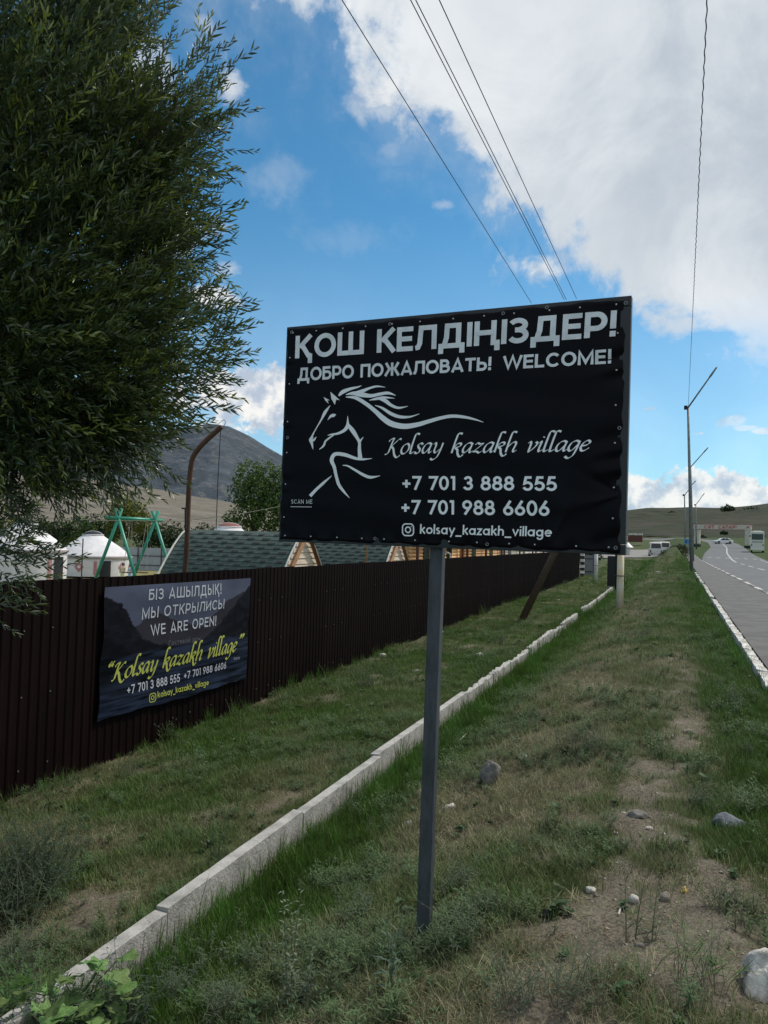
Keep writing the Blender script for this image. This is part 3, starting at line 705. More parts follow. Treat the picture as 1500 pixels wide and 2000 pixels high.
mb = text_on('+7 701 3 888 555', GEO, 1.22, signP, (789, 930.5), (789, 957), (1089, 931), (1089, 959.5), track=.75)
text_on('+7 701 988 6606', GEO, 1.22, signP, (787, 977), (787, 1004), (1075, 978.5), (1075, 1008), track=.75, mb=mb)
on_banner('phone_lettering', mb, prt2)
mb = text_on('kolsay_kazakh_village', GEO, 1.1, signP, (824, 1023.5), (823, 1042.5), (1081, 1029), (1080, 1048.5), cap=7.4, track=.6)
def rrect(x0, y0, x1, y1, r):
    P = []
    for cx, cy, a in ((x1-r, y1-r, 0), (x0+r, y1-r, 90), (x0+r, y0+r, 180), (x1-r, y0+r, 270)): P += arc(cx, cy, r, r, a, a+90, 6)
    return P+[P[0]]
ic = [(rrect(0, 0, 10, 10, 3), 1.1), (circ(5, 5, 2.3, 2.3), 1.1), ([(7.5, 7.7), (8.2, 7.7)], .8)]
def icon(plane, TL, BL, TR, BR, mb):
    c = [plane.uv(*p) for p in (BL, BR, TL, TR)]
    st = [ribbon2d(p, lambda i, t, w=w: w) for p, w in ic]
    m_ = MB(); lay(st, lambda x, y, k: plane.pt(*((c[0]*(1-x/10)+c[1]*x/10)*(1-y/10)+(c[2]*(1-x/10)+c[3]*x/10)*y/10), k), m_); mb.append(m_); return mb
icon(signP, (789.5, 1023.5), (789.5, 1046), (811, 1023.5), (811, 1046.5), mb)
on_banner('handle_lettering', mb, prt2)
mb = text_on('SCAN ME', CAP, .8, signP, (573, 976), (573, 984), (614, 976), (614, 984.5), track=1.2)
c1, c2 = suv(572, 990), suv(613, 990.5); h_ = .0013
mb.append(MB()); mb[-1].add([signP.pt(c1[0], c1[1]-h_), signP.pt(c2[0], c2[1]-h_), signP.pt(c2[0], c2[1]+h_), signP.pt(c1[0], c1[1]+h_)], [(0, 1, 2, 3)])
on_banner('scan_lettering', mb, prt)
# horse emblem: tapered brush strokes (coordinates in the emblem's own drawing units)
ZS = 4.054
HS = [[(605, 880, 6), (680, 885, 26), (760, 930, 30), (830, 985, 32), (890, 1040, 40), (960, 1088, 44), (1060, 1110, 42), (1160, 1098, 36), (1260, 1070, 30), (1350, 1045, 26), (1440, 1030, 25), (1530, 1036, 22), (1619, 1055, 14), (1689, 1078, 3)],
 [(550, 870, 14), (580, 840, 30), (640, 815, 22), (700, 800, 12), (728, 788, 3)],
 [(605, 862, 4), (660, 850, 26), (720, 858, 40), (800, 870, 28), (880, 855, 24), (940, 848, 22), (1000, 868, 3)],
 [(650, 850, 10), (720, 838, 28), (790, 810, 18), (850, 795, 14), (915, 802, 3)],
 [(790, 905, 4), (850, 893, 20), (910, 883, 18), (990, 890, 3)], [(850, 890, 6), (910, 905, 30), (960, 942, 24), (1020, 965, 18), (1095, 952, 3)],
 [(835, 945, 4), (890, 965, 18), (960, 1010, 26), (1030, 1035, 24), (1110, 1035, 14), (1185, 1012, 3)],
 [(482, 945, 3), (440, 1000, 24), (410, 1060, 12), (365, 1140, 8), (330, 1205, 16)], [(345, 1192, 14), (328, 1215, 26), (335, 1240, 22), (345, 1290, 4)], [(330, 1225, 18), (355, 1216, 16), (372, 1193, 4)],
 [(618, 1028, 3), (620, 1070, 14), (618, 1110, 28), (590, 1145, 24), (540, 1168, 18), (490, 1175, 12), (462, 1182, 3)], [(520, 1172, 10), (450, 1222, 14), (430, 1262, 16), (395, 1293, 4)],
 [(620, 1095, 22), (660, 1145, 34), (695, 1200, 26), (713, 1240, 22), (712, 1290, 26), (718, 1362, 34)], [(712, 1240, 16), (728, 1215, 12), (745, 1195, 3)],
 [(812, 1363, 3), (740, 1370, 16), (680, 1362, 22), (600, 1335, 28), (530, 1327, 28), (502, 1348, 30), (495, 1385, 30), (515, 1430, 26), (530, 1500, 24), (550, 1570, 24), (590, 1625, 18), (635, 1675, 3)],
 [(580, 1418, 4), (620, 1422, 12), (680, 1455, 18), (740, 1490, 22), (800, 1512, 22), (877, 1500, 3)], [(495, 1500, 4), (430, 1555, 20), (370, 1610, 22), (325, 1660, 26)]]
HPoly = [[(483, 838), (520, 870), (558, 905), (530, 898), (518, 940), (492, 895)], [(430, 880), (478, 905), (458, 904), (470, 932), (444, 908)], [(458, 1062), (480, 1020), (500, 1010), (528, 1015), (512, 1035), (490, 1038)]]
mb = MB()
def zp(x, y, k=0):
    uv = suv(530+x/ZS, 560+y/ZS); return signP.pt(uv[0], uv[1], k)
for k, s in enumerate(HS):
    P = catmull([np.array(p, float) for p in s], 5); ws = [p[2] for p in P]
    Lf, Rt = ribbon2d([p[:2] for p in P], lambda i, t: max(ws[i], 2))
    n = len(Lf); mb.add([zp(*p, k*.00012) for p in Lf]+[zp(*p, k*.00012) for p in Rt], [(i, i+1, n+i+1, n+i) for i in range(n-1)])
for P in HPoly:
    c_ = np.mean(P, 0); n = len(P); mb.add([zp(*c_)]+[zp(*p) for p in P], [(0, 1+i, 1+(i+1) % n) for i in range(n)])
on_banner('horse_emblem', mb, prt2)
# faint print of a far landscape behind the lettering, dull purple
sc_m = MB().lathe((0, 0, 0), [(.0001, .0045), (.003, .004), (.0045, .001), (.0045, 0)], 8).mesh('screw', mat('zinc screw', (.5, .5, .5), .3, metal=.8), smooth=True)
ringv = MB()
ri = [(0.0068, 0), (.0075, .0015), (.0062, .0022), (.0045, .0015), (.004, 0)]
ring = ringv.lathe((0, 0, 0), ri, 14).mesh('grommet', mat('grommet steel', (.25, .25, .26), .4, metal=.7), smooth=True)
q4 = RM.to_quaternion().to_euler()
for u, v_ in scr: place('screw', sc_m, sg, SO+U2*u+V2*v_+SN*(ban_w(u, v_)+.0175)-sg.location, q4)
for px, py in ((574, 651), (765, 635), (985, 614.5), (1070, 603), (1223, 594), (1211, 837), (566, 856), (735, 1052), (954, 1063), (1204, 1070)):
    u, v_ = suv(px, py); place('grommet', ring, sg, SO+U2*u+V2*v_+SN*(ban_w(u, v_)+.0178)-sg.location, q4)
# post: rectangular tube behind the board
pst = mat('blue grey post paint', (0.066, 0.073, 0.082), .5, var=.42, vscale=16, bump=.3, bscale=60, spec=.4, stretch=(1, 1, .3))
pt_top = suv(849, 1066); uP = pt_top[0]
topP = SO+U2*uP+V2*(SHt*.93)-SN*.052; midP = SO+U2*uP+V2*0-SN*.052
bot = D(827, 1846); t_b = (midP.dot(SN))/bot.dot(SN); botP = bot*t_b
ax = (topP-botP).normalized(); 
XU = (U2-ax*U2.dot(ax)).normalized(); YN = ax.cross(XU)
RP = Matrix((XU, YN, ax)).transposed()
Lp = (topP-botP).length+.25
MB().box((topP+botP-ax*.25)/2, (.029, .021, Lp/2), RP).build('post', pst, sg, bevel=.003)
sg_base = botP
print('post base', botP, 'ground', h(botP.x, botP.y))
MB().box(SO+U2*uP+V2*(t4/2)-SN*.03, (.05, .02, .003), RM).build('bracket', fr, sg)

# ------------------------------------------------------------ banner tied to the fence
bx = FX+.028
def P4(px, py): return atX(px, py, bx)
c_TL, c_TR, c_BR, c_BL = P4(203, 1147), P4(488, 1129), P4(478, 1326), P4(186, 1410)
fb = empty('fence_banner', (bx, c_BL.y, c_BL.z), 'dark lake and mountain banner with yellow script, fixed to the brown fence', 'banner')
def fsurf(s, t):
    p = (c_BL*(1-s)+c_BR*s)*(1-t)+(c_TL*(1-s)+c_TR*s)*t
    w = .010+.006*math.sin(s*9+t*3)+.004*math.sin(t*14+s*4)+.004*math.sin(s*37)*(1-t)**4+.006*math.exp(-((s-.02)/.08)**2)*math.sin(t*11)
    e = .0
    if t == 0: p = p+Vector((0, 0, .012*math.sin(s*9)+.006*math.sin(s*31)))
    if s == 0: p = p+Vector((0, .008*math.sin(t*12), 0))
    return Vector((p.x+w+.01, p.y, p.z))
nu, nv = 200, 130; vv = []; colr = []
for j in range(nv):
    for i in range(nu):
        s, t = i/(nu-1), j/(nv-1); vv.append(tuple(fsurf(s, t)-fb.location))
S_, T_ = np.meshgrid(np.linspace(0, 1, nu), np.linspace(0, 1, nv)); S_ = S_.ravel(); T_ = T_.ravel()
n1 = fbm(S_*7, T_*7, 5, 5); n2 = fbm(S_*30, T_*30, 6, 4); n3 = fbm(S_*8, T_*60, 8, 4)
skyc_ = np.array([.052, .060, .092])[None]*(.75+.7*n1[:, None])*(0.7+.5*T_[:, None])
mtn = np.array([.0045, .0045, .0075])[None]*(.35+1.6*(n2[:, None]**2)*1.6)
mid = np.array([.024, .022, .030])[None]*(.6+.8*n1[:, None])
water = np.array([.015, .021, .040])[None]*np.clip(3.2*n3[:, None]-.75, .12, 3)*(.6+.6*n1[:, None])
left = T_ < 1.0-(S_/.36)**.8*.52 + (n2-.5)*.05-.02+ (S_ < .02)*.0
left = (S_ < .40) & (T_ < .93-np.interp(S_, [0, .1, .16, .22, .30, .42], [.0, .08, .22, .36, .42, .47])+(n2-.5)*.05)
rightm = (T_ < np.interp(S_, [.6, .72, .84, .93, 1.0], [.44, .55, .72, .84, .93])+(n2-.5)*.06)
midm = T_ < np.interp(S_, [0, .3, .45, .62, .8, 1], [.5, .78, .66, .60, .80, .9])+(n2-.5)*.03
colr = skyc_; colr = np.where(midm[:, None], mid, colr); colr = np.where(rightm[:, None], mtn*1.2, colr); colr = np.where(left[:, None], mtn, colr)
wl = T_ < .46+(n1-.5)*.02
colr = np.where(wl[:, None], water, colr)
dk = sst(.20-S_+(n1-.5)*.2, 0, .15)*wl*sst(T_, .12, .3); colr = colr*(1-.85*dk[:, None])
pm_ = bpy.data.materials.new('printed lake banner'); pm_.use_nodes = True; nt = pm_.node_tree; b_ = nt.nodes['Principled BSDF']
va = N(nt, 'ShaderNodeAttribute'); va.attribute_name = 'print'; L(nt, va.outputs['Color'], b_.inputs['Base Color']); b_.inputs['Roughness'].default_value = .42; b_.inputs['Specular IOR Level'].default_value = .10
me = npmesh('fence banner', vv, gridf(nv, nu), pm_)
ca = me.color_attributes.new('print', 'FLOAT_COLOR', 'POINT'); ca.data.foreach_set('color', np.concatenate([colr, np.ones((len(colr), 1))], 1).astype(np.float32).ravel())
o = bpy.data.objects.new('printed_sheet', me); COL.objects.link(o); o.parent = fb; fsheet = o
class FPlane:
    off = .0
    def uv(s, px, py):
        p = atX(px, py, bx+.02)
        return np.array([p.y, p.z])
    def pt(s, a, b, k=0):
        # find banner parameters for this point
        s_, t_ = .5, .5
        for _ in range(8):
            L0 = c_BL*(1-t_)+c_TL*t_; R0 = c_BR*(1-t_)+c_TR*t_; s_ = (a-L0.y)/(R0.y-L0.y)
            B0 = c_BL*(1-s_)+c_BR*s_; T0 = c_TL*(1-s_)+c_TR*s_; t_ = (b-B0.z)/(T0.z-B0.z)
        return fsurf(min(max(s_, .001), .999), min(max(t_, .001), .999))+Vector((.004+k, 0, 0))
fp = FPlane()
def fz(x, y): return (170+x/4.412, 1110+y/4.412)
fw = mat('banner grey print', (.42, .44, .49), .5); fy = mat('banner yellow print', (.36, .39, .07), .5)
def on_fb(name, mb, m): on_banner(name, mb, m, fsheet, fb.location)
mb = text_on('БІЗ АШЫЛДЫҚ!', CAP, 1.0, fp, fz(534, 180), fz(530, 277), fz(1158, 130), fz(1154, 222), track=1.2)
text_on('МЫ ОТКРЫЛИСЬ!', CAP, 1.0, fp, fz(478, 342), fz(474, 442), fz(1182, 264), fz(1176, 346), track=1.2, mb=mb)
text_on('WE ARE OPEN!', CAP, 1.0, fp, fz(551, 488), fz(553, 585), fz(1112, 408), fz(1108, 492), track=1.2, mb=mb)
on_fb('opening_lettering', mb, fw)
on_fb('guest_house_lettering', text_on('Гостевой дом', GEO, .7, fp, fz(703, 622), fz(703, 668), fz(972, 580), fz(972, 620), track=.8), mat('banner dim print', (.10, .105, .12), .5))
mb = text_on('“', CHA, 1.5, fp, fz(168, 840), fz(162, 960), fz(218, 828), fz(214, 948), cap=7.2, slant=.2, chancery=True)
text_on('Kolsay', CHA, 1.25, fp, fz(215, 838), fz(210, 968), fz(602, 752), fz(596, 876), cap=7.2, track=.2, slant=.26, chancery=True, mb=mb)
text_on('kazakh', CHA, 1.25, fp, fz(655, 740), fz(650, 862), fz(985, 668), fz(980, 787), cap=7.2, track=.2, slant=.26, chancery=True, mb=mb)
text_on('village', CHA, 1.25, fp, fz(1032, 655), fz(1027, 774), fz(1282, 602), fz(1277, 710), cap=7.2, track=.2, slant=.26, chancery=True, mb=mb)
text_on('”', CHA, 1.5, fp, fz(1292, 600), fz(1290, 700), fz(1335, 590), fz(1335, 690), cap=7.2, slant=.2, chancery=True, mb=mb)
on_fb('name_lettering', mb, fy)
mb = text_on('+7 701 3 888 555', GEO, 1.05, fp, fz(340, 1010), fz(338, 1088), fz(806, 905), fz(804, 978), track=.8)
text_on('+7 701 988 6606', GEO, 1.05, fp, fz(838, 893), fz(838, 958), fz(1196, 803), fz(1194, 863), track=.8, mb=mb)
text_on('SCAN ME', CAP, .8, fp, fz(1257, 770), fz(1257, 790), fz(1310, 762), fz(1310, 780), track=1.0, mb=mb)
on_fb('phone_lettering', mb, fw)
mb = text_on('kolsay_kazakh_village', GEO, 1.1, fp, fz(605, 1060), fz(605, 1115), fz(1046, 955), fz(1044, 1005), cap=7.4, track=.7)
icon(fp, fz(535, 1085), fz(533, 1158), fz(590, 1072), fz(589, 1142), mb)
on_fb('handle_lettering', mb, fy)

# ------------------------------------------------------------ utility poles, brace, wires
wood_d = mat('dark creosoted wood', (0.050, 0.033, 0.022), .85, var=.5, vscale=14, bump=.4, bscale=50, stretch=(4, 4, .4))
wood_b = mat('brown weathered wood', (0.105, 0.068, 0.042), .85, var=.5, vscale=14, bump=.4, bscale=50, stretch=(4, 4, .4))
limew = mat('limewashed concrete', (0.66, 0.62, 0.50), .85, col2=(.60, .45, .24), vscale=2.2, bump=.3, bscale=30, detail=8)
limeg = mat('white limewash', (0.62, 0.61, 0.58), .85, var=.3, vscale=3)
blackm = mat('blackened steel', (0.008, .008, .009), .7)
def upole(px, py, X_shift, label, brace=None, wd=.1, mt=limew):
    b = gnd(px, py); e = empty('utility_pole', tuple(b), label, 'utility pole', 'utility poles of the overhead line')
    MB().tube([b-Vector((0, 0, .3)), b+Vector((.01, 0, 1.9))], [wd*1.1, wd], 14).build('painted_stub', mt, e, smooth=True)
    top = b+Vector((-.12, .05, 8.4))
    MB().tube([b+Vector((-.02, .16, .55)), b+Vector((-.05, .12, 4)), top], [.13, .12, .09], 12).build('mast', wood_d, e, smooth=True)
    for zz in (.95, 1.75):
        c = b+Vector((.0, .08, zz)); P = [c+Vector((.16*math.cos(a), .22*math.sin(a), 0)) for a in np.linspace(0, 2*math.pi, 17)]
        MB().tube(P, .014, 6).build('wire_band', blackm, e)
    MB().box(top-Vector((.85, 0, .5)), (1.15, .05, .05)).build('crossarm', wood_d, e)
    for xx in (-1.95, -1.35, -.75, .15):
        c = top+Vector((xx, 0, -.45)); MB().lathe(c, [(.001, 0), (.035, 0), (.05, .05), (.03, .08), (.04, .13), (.001, .15)], 10).build('insulator', mat('porcelain', (.5, .5, .48), .3) if 'porcelain' not in bpy.data.materials else bpy.data.materials['porcelain'], e, smooth=True)
    if brace:
        g = gnd(*brace); MB().tube([g-(Vector((b.x, b.y, b.z+5.6))-g)*.04, Vector((b.x-.03, b.y, b.z+5.6))], [.105, .085], 12)  .build('brace', wood_b, e, smooth=True)
    return b, top
b1, top1 = upole(1210, 1190, 0, 'nearer utility pole with cream painted stub and slanting wooden brace, behind the signboard', brace=(1019, 1212), wd=.093)
b2, top2 = upole(1163, 1137, 0, 'farther utility pole with a white painted stub, under the signboard near the fence end', wd=.11, mt=limeg)
wirem = mat('black cable', (0.012, .012, .013), .5)
def cable(P0, P1, sag, r, name='cable', n=40, **kw):
    pts = []
    for i in range(n+1):
        t = i/n; p = P0*(1-t)+P1*t; pts.append(p-Vector((0, 0, 4*sag*t*(1-t))))
    return MB().tube(pts, r, 6, cap=False).build(name, wirem, None, smooth=True, **kw)
for i, (xt, xs, ys, nm) in enumerate(((-1.05, 668, 1038, 'leftmost of the four overhead wires, well apart from the others'), (-.45, 802, 1102, 'second overhead wire from the left, left of the close pair'), (.15, 812, 1106, 'third overhead wire from the left, right of the close pair'), (.95, 858, 1126, 'rightmost of the four overhead wires leading down behind the signboard'))):
    # far support is the crossarm line; near support is found from the direction of the span
    fy_ = (592, 585, 585, 583)[i]
    zf = 6.3+(i == 3)*.1
    v1 = D(ys, fy_); Pf = v1*(zf/v1.z) if False else v1*(20.9/v1.y)
    v2 = D(xs, 0); zz = Pf.z+.25; Pn = v2*(zz/v2.z)
    dd = (Pn-Pf).normalized(); Pn2 = Pf+dd*42; Pf2 = Pf-dd*.0
    cable(Pn2, Pf2, .0, .0075, 'overhead_wire', label=nm, cat='wire', group='overhead wires')
    MB().tube([Pf, Vector((top1.x+xt, top1.y, top1.z-.32))], .006, 5).build('jumper', wirem, None, label='short lead joining the overhead wire to the pole hidden behind the board', cat='wire', group='wire leads at the pole') if False else None
# dark post and gate pillar at the end of the fence
b = gnd(1195, 1147); e = empty('dark_board_post', tuple(b), 'thick black square post standing just left of the cream pole stub', 'post')
MB().box(b+Vector((0, 0, .72)), (.22, .10, .80)).build('shaft', blackm, e, bevel=.02)
MB().box(b+Vector((0, 0, .0)), (.20, .16, .05)).build('footing', conc, e)
b = gnd(1137, 1126); e = empty('striped_pillar', tuple(b), 'small gate pillar of alternating white and dark blocks at the far end of the fence', 'pillar')
for k in range(8):
    MB().box(b+Vector((0, 0, .1+k*.2)), (.13, .13, .098)).build('block', limeg if k % 2 else blackm, e, bevel=.01)
gs = mat('grey sheet metal', (.17, .18, .19), .6, var=.2, vscale=3)
b = gnd(1150, 1125); e = empty('metal_gate', tuple(b), 'grey sheet metal gate leaf next to the striped pillar', 'gate')
MB().box(b+Vector((0, .1, .75)), (.42, .02, .70)).build('leaf', gs, e); MB().box(b+Vector((0, .07, 1.2)), (.42, .012, .03)).box(b+Vector((0, .07, .3)), (.42, .012, .03)).build('rail', fdark, e)

# ------------------------------------------------------------ lamp posts
galv = mat('galvanised steel', (0.20, .215, .215), .5, metal=.3, var=.3, vscale=5)
def lamp(px, pyb, d, topx, topy, armx, army, r, label):
    b = at(px, pyb, d); b.z = h(b.x, b.y); tp = at(topx, topy, d)
    e = empty('street_lamp', tuple(b), label, 'street lamp', 'lamp posts along the footpath')
    MB().tube([b-Vector((0, 0, .2)), (b+tp)/2, tp], [r*1.25, r, r*.8], 10).build('pole', galv, e, smooth=True)
    ar = at(armx, army, d-1.0)
    MB().tube([tp-(ar-tp)*.02, tp+(ar-tp)*.75], r*.55, 8).build('arm', galv, e, smooth=True)
    a = tp+(ar-tp)*.72; w = (ar-tp).normalized()
    MB().tube([a, a+(ar-a)*.3, ar], [r*.5, r*.75, r*.55], 8).build('lantern', galv, e, smooth=True)
    MB().box(tp+Vector((-r*1.5, 0, 0)), (r*1.1, r*.8, r*1.3)).build('cable_clamp', blackm, e)
    return b, tp
lb, lt = lamp(1351, 1121, 44, 1344, 796, 1400, 717, .085, 'tallest and nearest leaning street lamp beside the footpath')
lamp(1354, 1098, 76, 1349, 912, 1383, 874, .09, 'second street lamp, just right of the nearest one')
lamp(1352, 1085, 98, 1350, 948, 1359, 939, .09, 'slim street lamp hidden mostly behind the nearest two')
lamp(1338, 1091, 118, 1337, 967, 1350, 951, .11, 'street lamp standing left of the others before the hill')
lamp(1360, 1080, 146, 1359, 986, 1376, 963, .11, 'farthest street lamp, right of the others at the left leg of the gateway')
# twisted supply cable from the nearest lamp to the next support behind the camera
v = D(1380, 0); Pn = v*(7.6/v.z); dd = (Pn-lt).normalized(); Pn2 = lt+dd*((Pn-lt).length*1.6)
pts = []; n = 1000
for i in range(n+1):
    t = i/n; p = lt*(1-t)+Pn2*t - Vector((0, 0, 4*.30*t*(1-t))); a = i*.95
    pts.append(p+Vector((math.cos(a), 0, math.sin(a)))*.006)
MB().tube(pts, .009, 4, cap=False).build('twisted_cable', wirem, None, smooth=True, label='twisted supply cable running down to the nearest street lamp', cat='cable')

# ------------------------------------------------------------ blue road sign, gateway, vehicles
blue = mat('blue sign face', (.10, .24, .40), .5); whitep = mat('white car paint', (.62, .62, .60), .3, spec=.5)
whited = mat('dusty white paint', (.55, .54, .50), .5, var=.15, vscale=3)
glass = mat('dark window glass', (.012, .014, .016), .12, spec=.6); tyre = mat('tyre rubber', (.012, .012, .012), .9); redl = mat('red tail lamp', (.20, .02, .015), .3)
b = at(1344, 1098, 80); b.z = h(b.x, b.y); e = empty('road_sign', tuple(b), 'small pale blue road sign with two dark symbols beside the lamp posts', 'road sign')
tz = at(1344, 1058, 80)
MB().tube([b, Vector((b.x, b.y, tz.z))], .035, 8).build('pole', galv, e)
MB().box(tz+Vector((0, -.06, 0)), (.43, .012, .30)).build('sign_panel', blue, e, bevel=.01)
dkb = mat('dark blue symbol', (.02, .05, .14), .5)
for k in (-.19, .19): MB().box(tz+Vector((k, -.078, 0)), (.10, .004, .13)).build('symbol', dkb, e)
# gateway
crm = mat('cream plaster', (.56, .51, .42), .8, var=.15, vscale=1.2); redt = mat('red lettering paint', (.42, .06, .045), .6); pinkp = mat('pink panel', (.58, .40, .35), .8)
Lb = at(1362, 1066, 168); Rb = at(1461, 1074, 160); Lt = at(1361, 1024, 168); Rt_ = at(1462, 1029, 160)
zl, zr = h(Lb.x, Lb.y), h(Rb.x, Rb.y); zt = (Lt.z+Rt_.z)/2
e = empty('gateway_arch', (Lb.x, Lb.y, zl), 'cream roadside gateway with red lettering spanning the far road', 'gateway')
GU = (Rt_-Lt); GU.z = 0; GW = GU.length; GU.normalize(); GN = Vector((GU.y, -GU.x, 0))
RG = Matrix((GU, -GN, Vector((0, 0, 1)))).transposed()
for P, z0 in ((Lb, zl), (Rb, zr)):
    z0 = z0-.3; MB().box(Vector((P.x, P.y, (z0+zt)/2+.5)), (.50, .50, (zt-z0)/2-.5), RG).build('pillar', crm, e, bevel=.03)
    MB().box(Vector((P.x, P.y, z0+.35)), (.56, .56, .5), RG).build('pillar_base', blackm, e)
cz = zt-.32
MB().box(Vector(((Lt.x+Rt_.x)/2, (Lt.y+Rt_.y)/2, cz)), (GW/2+.55, .40, .52), RG).build('beam', crm, e, bevel=.03)
MB().box(Vector(((Lt.x+Rt_.x)/2, (Lt.y+Rt_.y)/2, cz-.56)), (GW/2-.6, .30, .04), RG).build('beam_trim', redt, e)
MB().box(Vector(((Lt.x+Rt_.x)/2, (Lt.y+Rt_.y)/2, cz+.56)), (GW/2+.6, .42, .04), RG).build('beam_trim', redt, e)
for P in (Lt, Rt_):
    MB().box(Vector((P.x, P.y, cz))+GN*.41, (.36, .02, .26), RG).build('emblem_panel', pinkp, e); MB().box(Vector((P.x, P.y, cz))+GN*.432, (.2, .01, .15), RG).build('emblem', redt, e)
strips, W = glyphs('СӘТ  САПАР!', CAP, 1.7, 1.5); mbx = MB(); x0 = GW*.17; sc_ = GW*.62/W
lay(strips, lambda x, y, k: Vector((Lt.x, Lt.y, cz))+GU*(x0+x*sc_)+Vector((0, 0, -.34+y*.68/7))+GN*(.412+k), mbx, .001)
mbx.build('lettering', redt, e, kind='stuff')

def car_profile(prof, wd, name, m, parent, loc, rz, tuck=.86, z_split=.9):
    """loft a side profile (x,z) across the width with tumblehome"""
    n = len(prof); vs = []
    ys = [(-wd/2, 0), (-wd/2*.97, 1), (wd/2*.97, 1), (wd/2, 0)]
    mbv = MB(); rings = []
    for yy, k in ((-1, 0), (-.93, 1), (.93, 1), (1, 0)):
        ring_ = []
        for x, z in prof:
            t = tuck if z > z_split else 1.0
            zz = z if k else (z-.03 if z > .4 else z+.02); ring_.append((x*(1 if k else .985), yy*wd/2*t, zz))
        rings.append(ring_)
    for r_ in rings: mbv.v += r_
    for k in range(3):
        for i in range(n): mbv.f.append((k*n+i, (k+1)*n+i, (k+1)*n+(i+1) % n, k*n+(i+1) % n))
    mbv.f.append(tuple(range(n))); mbv.f.append(tuple(range(4*n-1, 3*n-1, -1)))
    me = mbv.mesh(name, m); o = place(name, me, parent, loc, (0, 0, rz)); return o
def wheels(e, xs, wd, r=.33):
    wm_ = MB().tube([(0, -.11, 0), (0, .11, 0)], r, 16).mesh('wheel', tyre); hm = MB().tube([(0, -.118, 0), (0, .118, 0)], r*.55, 12).mesh('hub', galv)
    for x in xs:
        for s in (-1, 1):
            w = place('wheel', wm_, e, (x, s*(wd/2-.10), r)); place('hub', hm, w)
# white saloon car side on behind the gateway
g = at(1412, 1060.5, 190); g.z = h(g.x, g.y)+.06
g.z = max(g.z, float(Hs(g.x, g.y))+.06)
car = empty('parked_car', tuple(g), 'white saloon car seen side on beyond the gateway', 'car', rz=YAW*-1+R(-2)+R(180)+R(10))
car.rotation_euler.z = R(20.5)+R(0)
cp = [(-2.2, .35), (-2.22, .62), (-2.05, .78), (-1.15, .92), (-.45, 1.42), (.75, 1.47), (1.45, 1.28), (1.95, .98), (2.2, .92), (2.22, .45), (2.1, .3), (-2.05, .3)]
car_profile(cp, 1.78, 'body', whitep, car, (0, 0, 0), 0)
for s in (-1, 1):
    MB().add([(-.95, s*.800, .95), (-.42, s*.775, 1.36), (.2, s*.775, 1.40), (.2, s*.80, .95)], [(0, 1, 2, 3)] if s > 0 else [(3, 2, 1, 0)]).build('side_window', glass, car, local=True)
    MB().add([(.28, s*.80, .95), (.28, s*.775, 1.40), (.75, s*.775, 1.39), (1.45, s*.80, 1.02)], [(0, 1, 2, 3)] if s > 0 else [(3, 2, 1, 0)]).build('side_window', glass, car, local=True)
for o in car.children:
    if o.name.startswith('side_window'): o.location = (0, 0, 0); o.data.transform(Matrix.Translation((0, 0, 0)))
wheels(car, (-1.35, 1.35), 1.78, .34)
# coach at the roadside
def coach(px, pyb, d, Wc, Hc, Lc, label, rz=R(2), group=None, m=whited):
    g = at(px, pyb, d); g.z = h(g.x, g.y)+.02; e = empty('coach', tuple(g), label, 'bus', group, rz=rz)
    # x across, y along (rear at y=0 faces the camera)
    MB().box((0, Lc/2, Hc/2+.22), (Wc/2, Lc/2, Hc/2-.22)).build('body', m, e, bevel=.12, local=True)
    MB().box((0, -.012, Hc*.74), (Wc*.42, .02, Hc*.14)).build('rear_window', glass, e, bevel=.02, local=True)
    MB().box((0, -.012, Hc*.50), (Wc*.40, .015, .05)).build('vent_grille', blackm, e, local=True)
    MB().box((0, -.03, .50), (Wc*.49, .06, .14)).build('bumper', m, e, bevel=.03, local=True)
    for s in (-1, 1):
        MB().box((s*(Wc/2+.004), Lc/2, Hc*.72), (.012, Lc/2*.94, Hc*.14)).build('side_window', glass, e, local=True)
        MB().box((s*Wc*.42, -.015, Hc*.36), (.08, .015, .16)).build('tail_lamp', redl, e, local=True)
        MB().box((s*(Wc/2+.10), Lc-.1, Hc*.8), (.10, .05, .18)).build('mirror', blackm, e, local=True)
    for y in (1.3, Lc-1.5):
        for s in (-1, 1):
            w = place('wheel', MB().tube([(-.13, 0, 0), (.13, 0, 0)], .45, 16).mesh('wheel', tyre), e, (s*(Wc/2-.15), y, .45))
    MB().box((0, Lc*.4, Hc+.06), (Wc*.3, .8, .08)).build('roof_hatch', m, e, bevel=.02, local=True)
    return e
coach(1479, 1082, 128, 2.05, 3.55, 7.5, 'cream white coach parked at the right roadside, its back towards the camera', rz=R(-5.3), m=mat('cream coach paint', (.62, .60, .52), .4))
